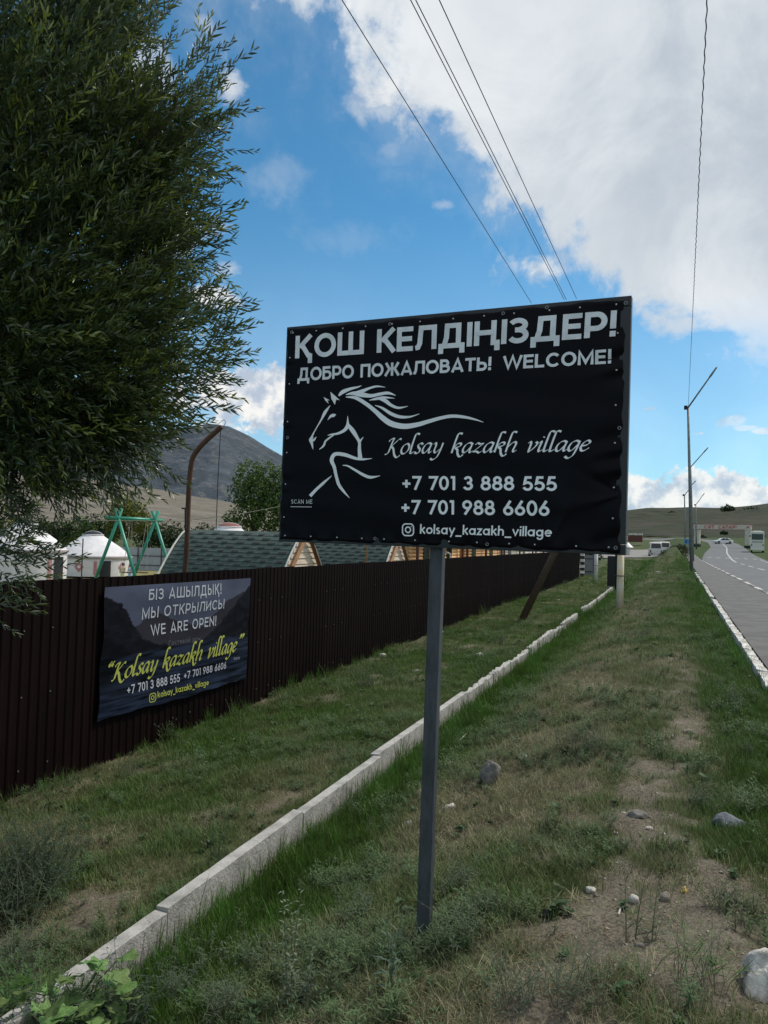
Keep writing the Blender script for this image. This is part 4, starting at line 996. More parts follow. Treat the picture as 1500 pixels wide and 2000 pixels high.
# white van and its neighbour on the gravel
def van(px, pyb, d, label, rz):
    g = at(px, pyb, d); g.z = h(g.x, g.y)+.02; e = empty('parked_van', tuple(g), label, 'van', rz=rz)
    Wc, Hc, Lc = 1.85, 2.25, 4.7
    prof = [(0, .30), (-.04, .9), (0, 1.25), (.18, 2.12), (.5, 2.25), (4.0, 2.22), (4.35, 1.45), (4.7, 1.2), (4.72, .45), (4.6, .3)]
    mbv = MB(); n = len(prof); secs = [(-1, .97), (-.9, 1), (.9, 1), (1, .97)]
    for sx, k in secs:
        for y, z in prof: mbv.v.append((sx*Wc/2*(.92 if z > 1.3 else 1), y, .3+(z-.3)*k))
    for k in range(3):
        for i in range(n): mbv.f.append((k*n+i, k*n+(i+1) % n, (k+1)*n+(i+1) % n, (k+1)*n+i))
    mbv.f.append(tuple(range(n-1, -1, -1))); mbv.f.append(tuple(range(3*n, 4*n)))
    mbv.build('body', whited, e, local=True)
    MB().add([(-.72, -.005, 1.30), (.72, -.005, 1.30), (.66, .145, 2.02), (-.66, .145, 2.02)], [(0, 1, 2, 3)]).build('rear_window', glass, e, local=True)
    for s in (-1, 1):
        MB().add([(s*.925, .35, 1.32), (s*.925, 3.6, 1.32), (s*.862, 3.5, 2.0), (s*.862, .45, 2.0)], [(0, 1, 2, 3)] if s > 0 else [(3, 2, 1, 0)]).build('side_window', glass, e, local=True)
        MB().box((s*.80, -.045, .82), (.09, .02, .20)).build('tail_lamp', redl, e, local=True)
        MB().box((s*.62, -.06, .42), (.12, .03, .10)).build('bumper_corner', blackm, e, local=True)
        for y in (.85, 3.7): place('wheel', MB().tube([(-.1, 0, 0), (.1, 0, 0)], .32, 14).mesh('wheel', tyre), e, (s*.85, y, .32))
    MB().box((0, -.06, .52), (.26, .012, .06)).build('number_plate', limeg, e, local=True)
    return e
van(1281, 1087, 119, 'white van parked on the gravel, its dark rear window facing the camera', R(4))
van(1299, 1083, 133, 'grey van half hidden behind the white van on the gravel', R(16))
# gravel apron, a sheet on the terrain
grv = mat('grey gravel', (.235, .225, .21), .95, var=.3, vscale=.8, bump=.5, bscale=20)
P = []; nx = 24; ys = np.linspace(97, 205, 36)
v = []
for y in ys:
    xl, xr = np.interp(y, [97, 110, 205], [-14, -30, -40]), np.interp(y, [97, 106, 118, 135, 205], [-13, -7, -1.2, .5, -4])
    for i in range(nx):
        x = xl+(xr-xl)*i/(nx-1); v.append((x, y, h(x, y)+.10))
o = bpy.data.objects.new('gravel_yard', npmesh('gravel yard', v, gridf(len(ys), nx)[:, ::-1], grv)); COL.objects.link(o); tag(o, 'flat grey gravel yard where the vans stand', kind='structure')
# small white tent and red building at the sign's right edge
g = at(1226, 1078, 130); g.z = h(g.x, g.y); e = empty('market_tent', tuple(g), 'small white pointed tent just right of the signboard edge', 'tent')
MB().lathe(g+Vector((0, 0, 1.35)), [(.95, 0), (.75, .25), (.35, .55), (.02, .9)], 12).build('canopy', whitep, e, smooth=True)
MB().lathe(g, [(.42, 0), (.42, 1.36)], 12).build('wall', limeg, e, smooth=True)
g = at(1241, 1050, 225); g.z = h(g.x, g.y); e = empty('red_building', tuple(g), 'low dark red building with a patchy white roof at the foot of the hill', 'building')
g.z = max(g.z, at(1241, 1051, 225).z-1.0)
MB().box(g+Vector((0, 0, .8)), (2.0, 2, .95)).build('wall', mat('dark red wall', (.11, .035, .03), .8), e)
for k in range(4): MB().box(g+Vector((-1.5+k*1.0, 0, 2.05+.1*(k % 2))), (.42, 1.9, .24)).build('roof_sheet', limeg, e)

# ------------------------------------------------------------ hills
def relief(name, px0, px1, n, r0_, r1_, m, mcols, _u, ridge, back, seed, amp, label, base=-4.0, shape=1.0, nsc=1.0, rg=1.0):
    pxs = np.linspace(px0, px1, n); P = []
    dirs = [D(p, 1050+.028*(p-750)) for p in pxs]
    az = np.array([math.atan2(d.x, d.y) for d in dirs]); 
    ry = np.interp(pxs, ridge[0], ridge[1]); el = np.array([D(p, y).z/math.hypot(D(p, y).x, D(p, y).y) for p, y in zip(pxs, ry)])
    t = np.concatenate([np.linspace(0, 1, m), 1+np.linspace(0, .5, m//4)[1:]])
    AZ, Tt = np.meshgrid(az, t); EL = np.meshgrid(el, t)[0]
    RRr = r0_+(r1_-r0_)*Tt
    X, Y = np.sin(AZ)*RRr, np.cos(AZ)*RRr
    zr = EL*r1_
    prof = np.where(Tt <= 1, np.clip(Tt, 0, 1)**shape, 1-(Tt-1)*back)
    nn = np.abs(fbm(X*nsc/180, Y*nsc/180, seed, 6)-.5)*2
    n2 = fbm(X*nsc/60, Y*nsc/60, seed+5, 5)-.5
    z = base+(zr-base)*prof + (-nn*rg+.25)*amp*np.sin(np.clip(Tt, 0, 1.0)*math.pi)**.7 + n2*amp*.35*np.clip(Tt*3, 0, 1)*np.where(Tt > .97, .35, 1)
    me = npmesh(name, np.stack([X, Y, z], -1).reshape(-1, 3), gridf(len(t), n)[:, ::-1], mcols)
    o = bpy.data.objects.new(name, me); COL.objects.link(o); tag(o, label, kind='structure'); return o
def terr_mat(name, c1, c2, c3, s1, s2, bd=2.0):
    m = bpy.data.materials.new(name); m.use_nodes = True; nt = m.node_tree; q = NB(nt); b = nt.nodes['Principled BSDF']
    b.inputs['Roughness'].default_value = .95; b.inputs['Specular IOR Level'].default_value = .1
    t = N(nt, 'ShaderNodeTexCoord'); n1 = q.noise(t.outputs['Object'], s1, 8, .65, .4); n2 = q.noise(t.outputs['Object'], s2, 6, .7)
    c = q.mix(q.smooth(n1, .38, .62), c1, c2); c = q.mix(q.m('MULTIPLY', q.smooth(n2, .50, .64), .8), c, c3)
    L(nt, c, b.inputs['Base Color'])
    bn = N(nt, 'ShaderNodeBump', Strength=1.0); bn.inputs['Distance'].default_value = bd; L(nt, q.m('ADD', n1, q.m('MULTIPLY', n2, .4)), bn.inputs['Height']); L(nt, bn.outputs[0], b.inputs['Normal'])
    return m
hm_ = terr_mat('dry hillside', (.052, .050, .036), (.034, .041, .024), (.015, .021, .012), .022, .075, 1.5)
tm_ = terr_mat('tan steppe slope', (.170, .150, .122), (.125, .114, .092), (.22, .20, .17), .008, .05, 4)
mm_ = terr_mat('haze tinted scree mountain', (.075, .090, .110), (.050, .064, .078), (.120, .124, .130), .006, .030, 16)  # distance haze is put into the colour: scree greys pushed towards blue
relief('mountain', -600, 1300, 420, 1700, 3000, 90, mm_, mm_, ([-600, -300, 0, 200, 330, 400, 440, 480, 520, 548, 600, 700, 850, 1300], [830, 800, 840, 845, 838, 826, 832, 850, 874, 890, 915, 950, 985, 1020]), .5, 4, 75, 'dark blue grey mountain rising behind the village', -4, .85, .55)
relief('steppe_slope', -600, 1300, 300, 420, 1650, 70, tm_, tm_, ([-600, 0, 100, 200, 300, 360, 430, 500, 548, 700, 1300], [905, 925, 925, 940, 955, 966, 978, 990, 998, 1010, 1040]), .2, 11, 14, 'bare tan slope at the foot of the mountain', -4, 1.15, .8)
relief('hill', 1080, 2300, 330, 300, 620, 70, hm_, hm_, ([1080, 1228, 1260, 1300, 1345, 1400, 1440, 1470, 1500, 1600, 1800, 2300], [1012, 996, 992, 992, 990.5, 992, 990, 987, 983, 978, 960, 940]), .15, 23, 5.0, 'low brown green hill behind the gateway', 3.2, .95, 2.2)
# worn tracks on the slope

# ------------------------------------------------------------ village behind the fence
VZ = -3.05
def shingled_cabin(Y0, Xg, Xe, hw, Hh, zr, label, seed):
    """pointed-arch cabin: ridge along X, gable towards the road"""
    rnd = random.Random(seed)
    e = empty('arch_cabin', (Xg, Y0, zr-Hh), label, 'cabin', 'green roofed arch cabins')
    off = lambda s: hw*s**.72
    ns = 22; rows = [(off(i/ns), zr-Hh*i/ns) for i in range(ns+1)]
    for sgn in (-1, 1):
        mb = MB(); nL = 24
        for i in range(ns):     # each course steps a little proud of the one below
            (a0, z0), (a1, z1) = rows[i], rows[i+1]; lip = .022
            vs = [(Xg, Y0+sgn*a0, z0), (Xe, Y0+sgn*a0, z0), (Xe, Y0+sgn*(a1+lip), z1), (Xg, Y0+sgn*(a1+lip), z1), (Xe, Y0+sgn*(a1-.005), z1-.004), (Xg, Y0+sgn*(a1-.005), z1-.004)]
            mb.add(vs, [(0, 1, 2, 3), (3, 2, 4, 5)] if sgn > 0 else [(3, 2, 1, 0), (5, 4, 2, 3)])
        rf = mb.build('roof', shgm, e)
        if sgn < 0:
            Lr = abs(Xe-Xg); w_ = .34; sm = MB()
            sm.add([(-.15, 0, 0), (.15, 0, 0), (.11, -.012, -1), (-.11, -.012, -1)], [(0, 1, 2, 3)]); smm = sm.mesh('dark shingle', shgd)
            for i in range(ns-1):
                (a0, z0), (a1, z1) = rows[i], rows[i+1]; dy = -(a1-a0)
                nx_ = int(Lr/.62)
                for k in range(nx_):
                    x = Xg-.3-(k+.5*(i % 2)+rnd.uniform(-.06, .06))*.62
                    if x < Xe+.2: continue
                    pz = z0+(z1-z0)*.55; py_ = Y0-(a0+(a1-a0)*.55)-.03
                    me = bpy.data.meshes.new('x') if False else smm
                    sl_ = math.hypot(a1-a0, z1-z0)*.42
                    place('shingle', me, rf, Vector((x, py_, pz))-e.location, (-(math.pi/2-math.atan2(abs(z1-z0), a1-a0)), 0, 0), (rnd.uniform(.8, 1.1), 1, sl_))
        for Xq in (Xg+.03, Xe-.03):                                    # white verge trim at both ends
            MB().tube([(Xq, Y0+sgn*(a+.04), z+.03) for a, z in rows], .035, 6).build('verge_trim', limeg, e)
    gb = MB(); zz = [zr-.12-.2*i for i in range(15)]
    for i in range(14):                                                # lapped boards of the gable
        zt_, zb_ = zr-.10-.2*i, zr-.10-.2*(i+1)
        wt = off(min(1, max(.001, (zr-zt_)/Hh)))-.1; wb = off(min(1, (zr-zb_)/Hh))-.1
        if wt < .02: wt = .02
        MB().add([(Xg-.02, Y0-wt, zt_), (Xg-.02, Y0+wt, zt_), (Xg+.01, Y0+wb, zb_+.008), (Xg+.01, Y0-wb, zb_+.008), (Xg-.02, Y0-wb, zb_+.008), (Xg-.02, Y0+wb, zb_+.008)], [(3, 2, 1, 0), (4, 5, 2, 3)]).build('board', plank, e)
    for sgn, mt_ in ((-1, orng), (1, brwn)):                           # sloping rafter boards in front of the gable
        MB().tube([(Xg+.14, Y0+sgn*.04, zr-.02), (Xg+.12, Y0+sgn*(off(.35)-.28), zr-Hh*.35), (Xg+.10, Y0+sgn*(off(.8)-.3), zr-Hh*.8)], .085, 4).build('rafter', mt_, e)
    MB().box((Xg+.03, Y0-.25, zr-1.55), (.02, .28, .30)).build('window', glass, e)
    return e
shgm = mat('green bitumen shingle', (.050, .078, .070), .9, col2=(.036, .060, .054), vscale=3, bump=.3, bscale=90)
shgd = mat('dark accent shingle', (.012, .017, .018), .9)  # darker accent tabs of the shingle pattern
plank = mat('pale planed boards', (.66, .56, .45), .7, var=.25, vscale=5, stretch=(1, .3, 4))
orng = mat('orange varnished timber', (.30, .12, .028), .5, var=.3, vscale=6); brwn = mat('brown varnished timber', (.11, .035, .014), .5, var=.3, vscale=6)
shingled_cabin(24.2, -12.0, -16.75, 2.8, 3.3, .10, 'nearest green shingled arch cabin, its pale gable under the left of the signboard', 3)
shingled_cabin(34.0, -12.0, -17.2, 3.0, 3.3, .05, 'second green shingled arch cabin, partly behind the first and below the signboard', 4)
# log houses
logm = mat('honey coloured logs', (.70, .42, .20), .6, col2=(.50, .27, .12), vscale=3, stretch=(1, .4, 3)); logw = mat('weathered pale logs', (.62, .58, .53), .7, var=.3, vscale=3)
def log_house(Y0, Y1, X, m, label, gap):
    e = empty('log_house', (X, (Y0+Y1)/2, VZ), label, 'log house', 'log houses behind the fence')
    lm = MB().tube([(0, Y0-(Y0+Y1)/2-.2, 0), (0, Y1-(Y0+Y1)/2+.2, 0)], .105, 10).mesh('log', m, smooth=True)
    for k in range(17): place('log', lm, e, (random.uniform(-.01, .01), 0, .15+k*.2), (0, 0, random.uniform(-.001, .001)))
    MB().box((X-2.2, (Y0+Y1)/2, VZ+1.7), (2.1, (Y1-Y0)/2-.05, 1.7)).build('wall', m, e)
    y = Y0+.1; n = int((Y1-Y0)/gap)
    for k in range(n+1): MB().box((X+.35, Y0+(Y1-Y0)*k/n, VZ+1.7), (.07, .07, 1.7)).build('porch_post', brwn, e)
    for k in range(n): MB().box((X+.10, Y0+(Y1-Y0)*(k+.5)/n, VZ+2.0), (.03, .55, .62)).build('window', glass, e); MB().box((X+.12, Y0+(Y1-Y0)*(k+.5)/n, VZ+2.0), (.02, .62, .70)).build('window_frame', limeg, e) if False else None
    MB().add([(X+.7, Y0-.5, VZ+3.55), (X+.7, Y1+.5, VZ+3.55), (X-2.1, Y1+.5, VZ+4.9), (X-2.1, Y0-.5, VZ+4.9), (X-5, Y1+.5, VZ+3.45), (X-5, Y0-.5, VZ+3.45)], [(0, 1, 2, 3), (3, 2, 4, 5)]).build('roof', shgm, e)
    return e
log_house(38.2, 47.5, -12.7, logm, 'honey coloured log house just left of the signboard post', 3.1)
log_house(49.5, 60.5, -12.9, logm, 'second log house, seen just right of the signboard post above the fence', 5.5)
log_house(63, 84, -13.2, logw, 'greyish pale log house farthest along the fence', 7)
p0 = atX(880, 1078, -11.2); p0.z = VZ
e = empty('white_downpipe', (p0.x, p0.y, VZ), 'white elbowed pipe just right of the signboard post above the fence', 'pipe')
MB().tube([p0, p0+Vector((0, 0, 2.25)), p0+Vector((0, -.7, 2.35))], .05, 8).build('pipe', limeg, e)
p0 = atX(716, 1095, -8.0); p0.z = h(p0.x, p0.y)
e = empty('yellow_pole', tuple(p0), 'thin yellow brown pole standing in front of the second arch cabin', 'pole')
MB().tube([p0, p0+Vector((0, 0, 2.75))], .02, 8).build('shaft', orng, e); MB().tube([p0+Vector((0, 0, 1.6)), p0+Vector((0, 0, 1.72))], .045, 8).build('collar', limeg, e)
# yurts
felt = mat('white felt', (.68, .67, .69), .9, var=.12, vscale=2.0, bump=.5, bscale=5); band = mat('grey patterned band', (.36, .33, .33), .9, var=.5, vscale=14)
redf = mat('faded red felt', (.38, .13, .15), .9, col2=(.5, .30, .32), vscale=16); dkdoor = mat('dark doorway', (.012, .015, .02), .8); yell = mat('dry yellow turf', (.20, .18, .06), .95, var=.3, vscale=2)
def yurt(px, d, rad, hwall, htop, zg, label, door=0.0, name='yurt', orn=True):
    c = at(px, 1040, d); c.z = zg; e = empty(name, tuple(c), label, 'yurt', 'white felt yurts')
    MB().lathe(c, [(rad*1.0, 0), (rad*1.01, hwall*.5), (rad, hwall)], 48).build('wall', felt, e, smooth=True)
    rf = [(rad*1.03, hwall-.06), (rad*1.0, hwall+.05), (rad*.72, hwall+(htop-hwall)*.42), (rad*.40, hwall+(htop-hwall)*.80), (rad*.27, htop*.985), (rad*.25, htop)]
    roof = MB(); roof.lathe(c, rf, 48)
    # rope dimples
    roof.v = [(x, y, z+.03*math.sin(math.atan2(y-c.y, x-c.x)*11)*max(0, 1-abs((z-c.z-hwall)/(htop-hwall)-.5)*2)) for x, y, z in roof.v]
    roof.build('roof', felt, e, smooth=True)
    MB().lathe(c, [(rad*1.035, hwall-.12), (rad*1.045, hwall-.02), (rad*1.02, hwall+.04)], 48).build('band', band, e, smooth=True)
    MB().lathe(c, [(rad*.26, htop-.03), (rad*.22, htop+.14), (rad*.10, htop+.24), (.01, htop+.27)], 20).build('crown_cap', dkdoor, e, smooth=True)
    ringP = [c+Vector((rad*.27*math.cos(a), rad*.27*math.sin(a), htop+.02)) for a in np.linspace(0, 2*math.pi, 25)]; MB().tube(ringP, .035, 6).build('crown_ring', felt, e)
    arcP = [c+Vector((rad*.25*math.cos(a)*math.cos(YAW), rad*.25*math.cos(a)*math.sin(YAW), htop+.26*math.sin(a))) for a in np.linspace(0, math.pi, 13)]; MB().tube(arcP, .025, 6).build('crown_arch', felt, e)
    base_a = math.atan2(-c.y, -c.x)
    def patch(a, w, z0, z1, nm, m, diamond=False, k=.02):
        A = base_a+a; n = 6; mb = MB()
        if diamond:
            zc = (z0+z1)/2; pts = [(-w, zc), (0, z0), (w, zc), (0, z1)]
            mb.add([c+Vector(((rad*1.012+k)*math.cos(A+x/rad), (rad*1.012+k)*math.sin(A+x/rad), z)) for x, z in pts], [(0, 1, 2, 3)])
        else:
            vs = []
            for i in range(n+1):
                x = -w+2*w*i/n
                for z in (z0, z1): vs.append(c+Vector(((rad*1.012+k)*math.cos(A+x/rad), (rad*1.012+k)*math.sin(A+x/rad), z)))
            mb.add(vs, [(2*i, 2*i+2, 2*i+3, 2*i+1) for i in range(n)])
        mb.build(nm, m, e)
    patch(door, .36, .0, hwall*.80, 'door', dkdoor)
    patch(door-.62/rad, .10, .1, hwall*.78, 'door_jamb', redf); 
    for a in ((door-1.6/rad, door+1.25/rad, door+2.3/rad, door-2.6/rad) if orn else ()): 
        patch(a, .30, hwall*.22, hwall*.76, 'ornament', redf, True); patch(a, .12, hwall*.40, hwall*.58, 'ornament_centre', felt, True, .03)
    return e
yurt(182, 52, 2.5, 1.28, 2.68, -3.05, 'white yurt with red diamonds on its wall behind the green swing', door=.33)
yurt(50, 42, 2.15, 1.65, 3.02, -2.85, 'larger white yurt at the left edge behind the willow leaves', door=.9, orn=False)
yurt(447, 44, 2.6, 1.6, 3.30, -2.95, 'white yurt of which only the crown rises above the nearest cabin roof', door=0)
for o in list(COL.objects):
    if o.name.startswith('crown_cap') and o.parent.name == 'yurt.002': o.data.materials[0] = mat('red crown felt', (.22, .09, .08), .9)
# dry yellow turf of the yard
v = []
for y in np.linspace(10, 90, 30):
    for x in np.linspace(-60, -7.5, 40): v.append((x, y, float(Hs(x, y))+.09))
o = bpy.data.objects.new('village_lawn', npmesh('village lawn', v, gridf(30, 40), yell)); COL.objects.link(o); tag(o, 'dry yellowish lawn between the yurts and the cabins', kind='structure')
# swing
grn = mat('green swing paint', (.030, .27, .18), .4, spec=.5, var=.2, vscale=4)
dS = 34.0
A1, A2 = at(231, 1012, dS), at(303, 1016, dS+1.2)
zg = -2.95; e = empty('swing_frame', (A1.x, A1.y, zg), 'green A frame swing between the yurts and the rusty pole', 'swing')
bd = (A2-A1).normalized(); MB().tube([A1-bd*.55, A2+bd*.35], .085, 10).build('top_bar', grn, e, smooth=True)
per = Vector((-bd.y, bd.x, 0)).normalized()
for Pq, sx in ((A1, 1), (A2, 1)):
    for s_ in (-1, 1):
        side = at(231, 1012, dS)*0+RIGHT*(-.0)
        foot = Vector((Pq.x, Pq.y, zg-.2))+per*s_*1.15+bd*(s_*-.75)
        tip = Pq+(Pq-foot).normalized()*.45
        MB().tube([foot, tip], .075, 8).build('leg', grn, e, smooth=True)
ropem = mat('pale rope', (.35, .33, .25), .9)
for t in (.35, .78):
    a = A1+(A2-A1)*t; s0 = a+Vector((0, 0, -2.4))+bd*(-.12)
    for k in (-.16, .16): MB().tube([a+bd*k*.2, s0+bd*k*1.2], .012, 5).build('rope', ropem, e)
    MB().box(s0, (.24, .10, .02)).build('seat', brwn, e)
# fence of pale corrugated sheets beyond the swing, with dark rails
wf = mat('pale zinc sheet', (.36, .39, .43), .55, metal=.1, var=.15, vscale=1)
P0, P1 = at(236, 1120, 62), at(345, 1120, 62); zb = -3.2; dn = (P1-P0); dn.z = 0; Ln = dn.length; dn.normalize(); nn_ = Vector((dn.y, -dn.x, 0))
e = empty('zinc_fence', (P0.x, P0.y, zb), 'pale zinc sheet fence behind the swing', 'fence')
wS = 1.05; k = 0; mb = MB(); prof = []
for i in range(7): prof += [(i*.15, 0), (i*.15+.07, 0), (i*.15+.09, .02), (i*.15+.13, .02)]
prof.append((1.05, 0)); vs = []
for z in (0, 1.85): vs += [(x, -y, z) for x, y in prof]
m_ = len(prof); zm = MB().add(vs, [(i, i+1, m_+i+1, m_+i) for i in range(m_-1)]).mesh('zinc sheet', wf)
ang = math.atan2(dn.y, dn.x)
for k in range(int(Ln/1.04)+1): place('panel', zm, e, dn*(k*1.045)+nn_*(.004*(k % 2)), (0, 0, ang))
for z in (.45, 1.2): MB().tube([P0+Vector((0, 0, zb-P0.z+z))+nn_*.06, P0+Vector((0, 0, zb-P0.z+z))+nn_*.06+dn*Ln], .03, 6).build('rail', fdark, e)
for k in (.3, .72): MB().tube([P0+dn*Ln*k+nn_*.1+Vector((0, 0, zb-P0.z)), P0+dn*Ln*k+nn_*.1+Vector((0, 0, zb-P0.z+2.3))], .04, 6).build('post', fdark, e)
# dark steel pole before the yurt
g = at(159.5, 1120, 40); g.z = -3.0; e = empty('steel_pole', tuple(g), 'thin dark pole in front of the yurt with red diamonds', 'pole'); tp = at(160, 1053, 40)
MB().tube([g, Vector((g.x, g.y, tp.z))], .03, 8).build('shaft', fdark, e); MB().tube([Vector((g.x, g.y, tp.z-.04)), Vector((g.x, g.y, tp.z+.02))], .04, 8).build('cap', fdark, e)
# rusty bent pole behind the fence
rust = mat('rusty pipe', (.105, .045, .022), .8, col2=(.05, .028, .018), vscale=5, bump=.5, bscale=40, stretch=(1, 1, .4))
dR = 10.3; pb = at(360, 1150, dR); pb.z = h(pb.x, pb.y)
pp = [(361, 1118), (365, 1060), (367, 1000), (370, 940), (374, 905), (380, 887), (395, 868), (414, 850), (433, 833)]
e = empty('bent_rusty_pole', tuple(pb), 'rusty bent pipe pole rising behind the brown fence', 'pole')
MB().tube([pb]+catmull([tuple(at(x, y, dR)) for x, y in pp], 4), [.038]+[.036]*((len(pp)-1)*4+1), 10).build('shaft', rust, e, smooth=True)
tk = at(368, 993, dR); MB().tube([tk+RIGHT*-.09, tk+RIGHT*.0], .012, 6).build('hook', fdark, e); MB().tube([at(363, 993, dR-.05), at(363, 1035, dR-.05)], .018, 6).build('batten', fdark, e)
c1 = catmull([tuple(at(x, y, dR)) for x, y in ((405, 828), (415, 832), (424, 830), (431, 824), (438, 820), (440, 826), (436, 834))], 4); MB().tube(c1, .004, 5, cap=False).build('loose_wire', wirem, e)
MB().tube([at(431, 838, dR), at(426, 930, dR+.1), at(422, 1034, dR+.2)], .006, 5).build('hanging_wire', wirem, e)
MB().tube([at(430, 838, dR), at(440, 1022, dR+4)], .003, 5).build('hanging_wire', wirem, e) if False else None
for a_, c_, nm in (((50, 1010), (368, 1018), 'thin line strung from the left to the rusty pole'), ((372, 1016), (565, 986), 'thin line strung from the rusty pole past the round tree')):
    P0_, P1_ = at(*a_, 10.3), at(*c_, 10.3); mid_ = (P0_+P1_)/2-Vector((0, 0, .02))
    MB().tube([P0_, mid_, P1_], .0045, 5, cap=False).build('line', ropem, None, label=nm, cat='line')

# ------------------------------------------------------------ children behind the swing
skin = mat('skin', (.42, .24, .16), .6); hairm = mat('black hair', (.010, .008, .007), .6)
def child(px, pyfoot, d, ht, cloth, label, hair=True, rz=0.0, legs=None):
    g = at(px, pyfoot, d); g.z = -3.0; e = empty('child', tuple(g), label, 'child', rz=rz)
    J = [(0, 0, .52), (0, 0, .62), (0, 0, .74), (0, 0, .80), (0, 0, .86), (.0, 0, .92),    # pelvis..head
         (.055, 0, .50), (.06, -.01, .27), (.06, 0, .04), (.06, -.07, .02),
         (-.055, 0, .50), (-.06, -.01, .27), (-.06, 0, .04), (-.06, -.07, .02),
         (.10, 0, .765), (.145, -.02, .62), (.13, -.10, .50), (.125, -.13, .47),
         (-.10, 0, .765), (-.145, -.02, .62), (-.13, -.08, .50), (-.125, -.11, .47)]
    E_ = [(0, 1), (1, 2), (2, 3), (3, 4), (4, 5), (0, 6), (6, 7), (7, 8), (8, 9), (0, 10), (10, 11), (11, 12), (12, 13), (2, 14), (14, 15), (15, 16), (16, 17), (2, 18), (18, 19), (19, 20), (20, 21)]
    r_ = [.075, .072, .078, .032, .066, .062, .052, .038, .028, .022, .052, .038, .028, .022, .032, .024, .019, .018, .032, .024, .019, .018]
    me = bpy.data.meshes.new('body'); me.from_pydata([(a*ht, b*ht, c*ht) for a, b, c in J], E_, []); me.materials.append(skin)
    o = bpy.data.objects.new('body', me); COL.objects.link(o); o.parent = e
    md = o.modifiers.new('skin', 'SKIN'); 
    for v_, r in zip(me.skin_vertices[0].data, r_): v_.radius = (r*ht, r*ht)
    me.skin_vertices[0].data[0].use_root = True
    s_ = o.modifiers.new('sub', 'SUBSURF'); s_.levels = 2; s_.render_levels = 2
    dress = [(.115, .28), (.105, .42), (.085, .58), (.092, .70), (.090, .775), (.045, .805)]
    MB().lathe((0, 0, 0), [(a*ht*1.15, z*ht) for a, z in dress], 16).build('clothes', cloth, e, smooth=True, local=True)
    MB().lathe((0, .01*ht, .90*ht), [(.001, .095*ht), (.045*ht, .080*ht), (.070*ht, .045*ht), (.074*ht, .0), (.065*ht, -.035*ht)], 16).build('hair', hairm, e, smooth=True, local=True)
child(240, 1124, 44, 1.15, mat('pale yellow dress', (.60, .60, .36), .8), 'child with black hair in a pale yellow dress near the yurt')
child(254, 1125, 45, 1.05, mat('light blue top', (.36, .50, .66), .8), 'child in a light blue top beside the green swing leg')

# ------------------------------------------------------------ foliage tools
def leaf_verts(base, d, up_, ln, wd, fold=.25, n=3, curl=0.0):
    """narrow leaf: n cross sections, two quads strips folded on the midrib"""
    d = np.asarray(d, float); d /= np.linalg.norm(d); s = np.cross(d, up_); s /= max(np.linalg.norm(s), 1e-6); u = np.cross(s, d)
    V_, F_ = [], []
    prof = [(0, .12), (.35, 1.0), (.75, .62), (1.0, .0)] if n == 3 else [(0, .15), (.45, 1.0), (1.0, .0)]
    base = np.asarray(base, float)
    for t, w in prof:
        c_ = base+d*ln*t-u*curl*ln*t*t
        if w == 0: V_.append(c_)
        else: V_ += [c_-s*wd/2*w+u*fold*wd*w*.5, c_, c_+s*wd/2*w+u*fold*wd*w*.5]
    k = 0
    for i in range(len(prof)-2):
        F_ += [(k, k+1, k+4), (k, k+4, k+3), (k+1, k+2, k+5), (k+1, k+5, k+4)]; k += 3
    F_ += [(k, k+1, k+3), (k+1, k+2, k+3)]
    return V_, F_
def twig_template(seed, length=.30, nl=16, ll=.062, lw=.0105, bend=.12, tint=0.0):
    rnd = random.Random(seed); Vs, Fs, Ts = [], [], []
    axis = [np.array([bend*length*math.sin(t*2.2), .05*length*math.sin(t*5+seed), t*length]) for t in np.linspace(0, 1, 6)]
    def ap(t):
        i = min(int(t*5), 4); f = t*5-i; return axis[i]*(1-f)+axis[i+1]*f
    for i in range(5):                                  # stem as a thin 3-sided tube
        a, b = axis[i], axis[i+1]; r = .0016*(1-i/6); k = len(Vs)
        for p, rr_ in ((a, r), (b, r*.85)):
            for j in range(3): Vs.append(p+np.array([math.cos(j*2.1)*rr_, math.sin(j*2.1)*rr_, 0]))
        for j in range(3): Fs.append((k+j, k+(j+1) % 3, k+3+(j+1) % 3)); Fs.append((k+j, k+3+(j+1) % 3, k+3+j))
        Ts += [.15]*6
    for i in range(nl):
        t = .06+.94*i/(nl-1); p = ap(t); a = i*2.4+rnd.uniform(-.4, .4); sp = rnd.uniform(.5, .95)*(1-.45*t)
        d = np.array([math.cos(a)*sp, math.sin(a)*sp, 1.0])+np.array([rnd.uniform(-.2, .2) for _ in range(3)])
        v_, f_ = leaf_verts(p, d, [math.cos(a+1.2), math.sin(a+1.2), .5], ll*rnd.uniform(.65, 1.15)*(1-.3*(t > .9)), lw*rnd.uniform(.75, 1.15), .3, 3, rnd.uniform(-.05, .35))
        k = len(Vs); Vs += v_; Fs += [tuple(x+k for x in f) for f in f_]; tt = min(1, max(0, tint+rnd.uniform(-.12, .2)+.25*(t > .85))); Ts += [tt]*len(v_)
    return np.array(Vs), np.array(Fs), np.array(Ts)
def set_tint(me, t):
    a = me.attributes.new('tint', 'FLOAT', 'POINT'); a.data.foreach_set('value', np.asarray(t, np.float32))
def rot_to(dirs, roll):
    """rotation matrices sending +Z to dirs with a roll about it"""
    z = dirs/np.linalg.norm(dirs, axis=1)[:, None]; ref = np.where(np.abs(z[:, 2:3]) > .95, [[1., 0, 0]], [[0, 0, 1.]])
    x = np.cross(ref, z); x /= np.linalg.norm(x, axis=1)[:, None]; y = np.cross(z, x)
    c_, s_ = np.cos(roll)[:, None], np.sin(roll)[:, None]
    return np.stack([x*c_+y*s_, -x*s_+y*c_, z], -1)
